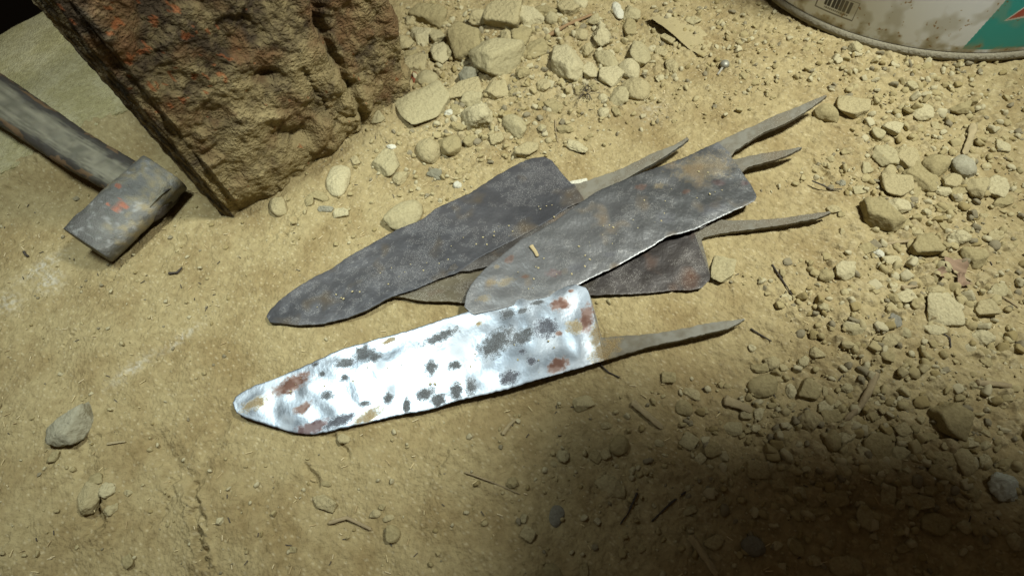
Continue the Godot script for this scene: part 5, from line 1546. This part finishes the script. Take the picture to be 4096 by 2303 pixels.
func build_person() -> void:
	var hip := Vector3(0.78, 0.30, 0.44)
	var chest := Vector3(0.57, 0.52, 0.12)
	var bones := [[hip, Vector3(0.7, 0.42, 0.31), 0.135, 0.125], [Vector3(0.7, 0.42, 0.31), chest, 0.125, 0.135], [chest, Vector3(0.51, 0.545, 0.05), 0.12, 0.065], [Vector3(0.51, 0.545, 0.05), Vector3(0.455, 0.55, -0.06), 0.055, 0.05]]
	var hands := []
	for s: float in [-1.0, 1.0]:
		# s = -1 is the arm and leg nearer to the camera
		var side := Vector3(0.54, 0, -0.84) * s
		var shoulder := Vector3(0.55, 0.54, 0.11) + side * 0.16
		var elbow := Vector3(0.195, 0.56, 0.11) if s < 0.0 else Vector3(0.7, 0.4, -0.12)
		var wrist := Vector3(0.262, 0.52, -0.08) if s < 0.0 else Vector3(0.62, 0.43, 0.04)
		bones.append([shoulder, elbow, 0.058, 0.045])
		bones.append([elbow, wrist, 0.042, 0.027])
		var knee := Vector3(0.52, 0.36, 0.18) + side * 0.14
		var ankle := Vector3(0.72, 0.085, 0.3) + side * 0.13
		bones.append([hip + side * 0.09, knee, 0.088, 0.06])
		bones.append([knee, ankle, 0.06, 0.04])
		bones.append([Vector3(ankle.x, 0.045, ankle.z) + Vector3(0.05, 0, 0.06), Vector3(ankle.x, 0.035, ankle.z) + Vector3(-0.12, 0, -0.14), 0.042, 0.032])
		# hand: palm, four fingers and a thumb
		var f := (wrist - elbow).normalized()
		var r := f.cross(Vector3.UP).normalized()
		var h := [[wrist, wrist + f * 0.03, 0.027, 0.026]]
		for i in 4:
			h.append([wrist + f * 0.025 + r * (i - 1.5) * 0.012, wrist + f * 0.085 + r * (i - 1.5) * 0.019, 0.016, 0.012])
			var l: float = [0.05, 0.06, 0.056, 0.044][i]
			var k: Vector3 = wrist + f * 0.085 + r * (i - 1.5) * 0.0195
			h.append([k, k + f * l * 0.55 + Vector3.DOWN * 0.004, 0.0095, 0.0085])
			h.append([k + f * l * 0.55 + Vector3.DOWN * 0.004, k + f * l + Vector3.DOWN * 0.016, 0.0085, 0.0075])
		var th: Vector3 = wrist + f * 0.03 + r * 0.026 * -s
		h.append([th, th + f * 0.035 + r * 0.028 * -s, 0.015, 0.011])
		h.append([th + f * 0.035 + r * 0.028 * -s, th + f * 0.065 + r * 0.036 * -s, 0.011, 0.009])
		hands.append(h)
	var st := SurfaceTool.new()
	st.begin(Mesh.PRIMITIVE_TRIANGLES)
	var cloth := func(p: Vector3) -> Color:
		if p.y > 0.47 and p.x + p.z * 0.5 < 0.455 and p.x > 0.36:
			return Color(0.3, 0.17, 0.1)
		if p.y < 0.085:
			return Color(0.06, 0.045, 0.035)
		if p.y < 0.47 and p.x + p.z * 0.9 > 0.62 and not (p.y > 0.4 and p.z > 0.28):
			return Color(0.045, 0.05, 0.07)
		return Color(0.07, 0.065, 0.06)
	var skin := func(_p: Vector3) -> Color:
		return Color(0.3, 0.17, 0.1)
	var count := flesh(bones, 0.014, 0.03, cloth, st, 0)
	for h in hands:
		count = flesh(h, 0.0045, 0.006, skin, st, count)
	# head: skull, jaw, nose, brow and ears
	var at := Vector3(0.422, 0.57, -0.121)
	var look := Vector3(-0.75, -0.45, -0.5).normalized()
	var ear := look.cross(Vector3.UP).normalized()
	var up := ear.cross(look)
	var head := [[at - look * 0.025, at + look * 0.02 + up * 0.02, 0.082, 0.074], [at + look * 0.03 - up * 0.03, at + look * 0.055 - up * 0.085, 0.062, 0.034], [at - up * 0.05 - look * 0.02, at - up * 0.11 - look * 0.02, 0.055, 0.052]]
	head.append([at + look * 0.092 - up * 0.005, at + look * 0.112 - up * 0.035, 0.009, 0.013])
	for s: float in [-1.0, 1.0]:
		head.append([at + ear * s * 0.012 + look * 0.088 + up * 0.018, at + ear * s * 0.045 + look * 0.075 + up * 0.016, 0.011, 0.01])
		head.append([at + ear * s * 0.078 + up * 0.01, at + ear * s * 0.083 - up * 0.03, 0.012, 0.008])
	head.append([at + look * 0.096 - up * 0.062 - ear * 0.02, at + look * 0.096 - up * 0.062 + ear * 0.02, 0.009, 0.009])
	flesh(head, 0.006, 0.012, skin, st, count)
	st.generate_normals()
	var o := thing("person", "person crouching in dark work clothes with both arms reaching over the floor", "person")
	obj("body", st.commit(), material(Color.WHITE, 0.85, true), o)
	var hs := SurfaceTool.new()
	hs.begin(Mesh.PRIMITIVE_TRIANGLES)
	var dark := func(_p: Vector3) -> Color:
		return Color(0.02, 0.016, 0.014)
	flesh([[at - look * 0.035 + up * 0.012, at + look * 0.01 + up * 0.034, 0.084, 0.07], [at - look * 0.06 - up * 0.01, at - look * 0.05 - up * 0.06, 0.06, 0.045]], 0.008, 0.015, dark, hs, 0)
	hs.generate_normals()
	obj("hair", hs.commit(), material(Color.WHITE, 0.8, true), o)
	for s: float in [-1.0, 1.0]:
		var eye := SphereMesh.new()
		eye.radius = 0.0115
		eye.height = 0.023
		var e := obj("eye", eye, material(lin(0.3, 0.28, 0.26), 0.3), o)
		e.position = at + ear * s * 0.031 + look * 0.081 + up * 0.002


func _ready() -> void:
	rng.seed = 11
	# camera
	var cam := Camera3D.new()
	cam.name = "camera"
	cam.transform = Transform3D(Basis(Vector3(0.985092, -0.086228, 0.148858), Vector3(0.172029, 0.493770, -0.852407), Vector3(0, 0.865307, 0.501242)), Vector3(0, CAM_HEIGHT, 0))
	cam.near = 0.01
	cam.far = 20.0
	cam.fov = 53.70
	var attr := CameraAttributesPhysical.new()
	attr.frustum_focal_length = 23.704
	attr.frustum_focus_distance = 0.53
	attr.exposure_aperture = 8.0
	attr.frustum_near = 0.01
	attr.frustum_far = 20.0
	cam.attributes = attr
	add_child(cam)
	cam.current = true
	# surroundings: a dim workshop with two lamps
	var env := Environment.new()
	env.background_mode = Environment.BG_COLOR
	env.background_color = lin(0.06, 0.043, 0.027)
	env.tonemap_mode = Environment.TONE_MAPPER_LINEAR
	env.tonemap_exposure = 1.0
	env.sdfgi_enabled = true
	env.ssao_enabled = true
	env.ssil_enabled = true
	var we := WorldEnvironment.new()
	we.name = "environment"
	we.environment = env
	add_child(we)
	lamp("left hanging work lamp with a metal shade above the block", Vector3(-0.315, 0.85, -0.41), Vector3(-0.38, 0, -0.42), 39.5, 0.66, 0.075, Color(0.95, 1.0, 0.99), 1.0)
	lamp("right hanging work lamp with a metal shade above the gravel", Vector3(0.62, 1.1, -0.27), Vector3(0.16, 0, -0.5), 34.0, 2.5, 0.075, Color(0.985, 1.0, 0.965), 1.0)
	n_cell.seed = 8
	n_cell.noise_type = FastNoiseLite.TYPE_CELLULAR
	n_cell.frequency = 85.0
	n_cell.cellular_return_type = FastNoiseLite.RETURN_DISTANCE2_SUB
	n_cell.fractal_type = FastNoiseLite.FRACTAL_NONE
	n_cell_value = n_cell.duplicate()
	n_cell_value.cellular_return_type = FastNoiseLite.RETURN_CELL_VALUE
	n_cell_small.seed = 9
	n_cell_small.noise_type = FastNoiseLite.TYPE_CELLULAR
	n_cell_small.frequency = 230.0
	n_cell_small.cellular_return_type = FastNoiseLite.RETURN_DISTANCE
	n_cell_small.fractal_type = FastNoiseLite.FRACTAL_NONE
	var g := Gradient.new()
	g.offsets = PackedFloat32Array([0.0, 0.35, 0.6, 0.8, 1.0])
	g.colors = PackedColorArray([Color(0.82, 0.81, 0.78), Color(0.92, 0.915, 0.9), Color(0.95, 0.95, 0.94), Color(0.99, 0.99, 0.98), Color(1, 1, 1)])
	bump_dirt = noise_texture(31, 0.075, 4)
	bump_rock = noise_texture(33, 0.012, 6)
	bump_metal = noise_texture(35, 0.06, 4)
	bump_metal.width = 1536
	bump_metal.height = 256
	tone_dirt = noise_texture(37, 0.03, 5, 1024, g)
	build_ground()
	build_slab()
	build_block()
	build_bucket()
	build_hammer()
	build_blades()
	build_stones()
	build_litter()
	build_crumbs()
	build_person()
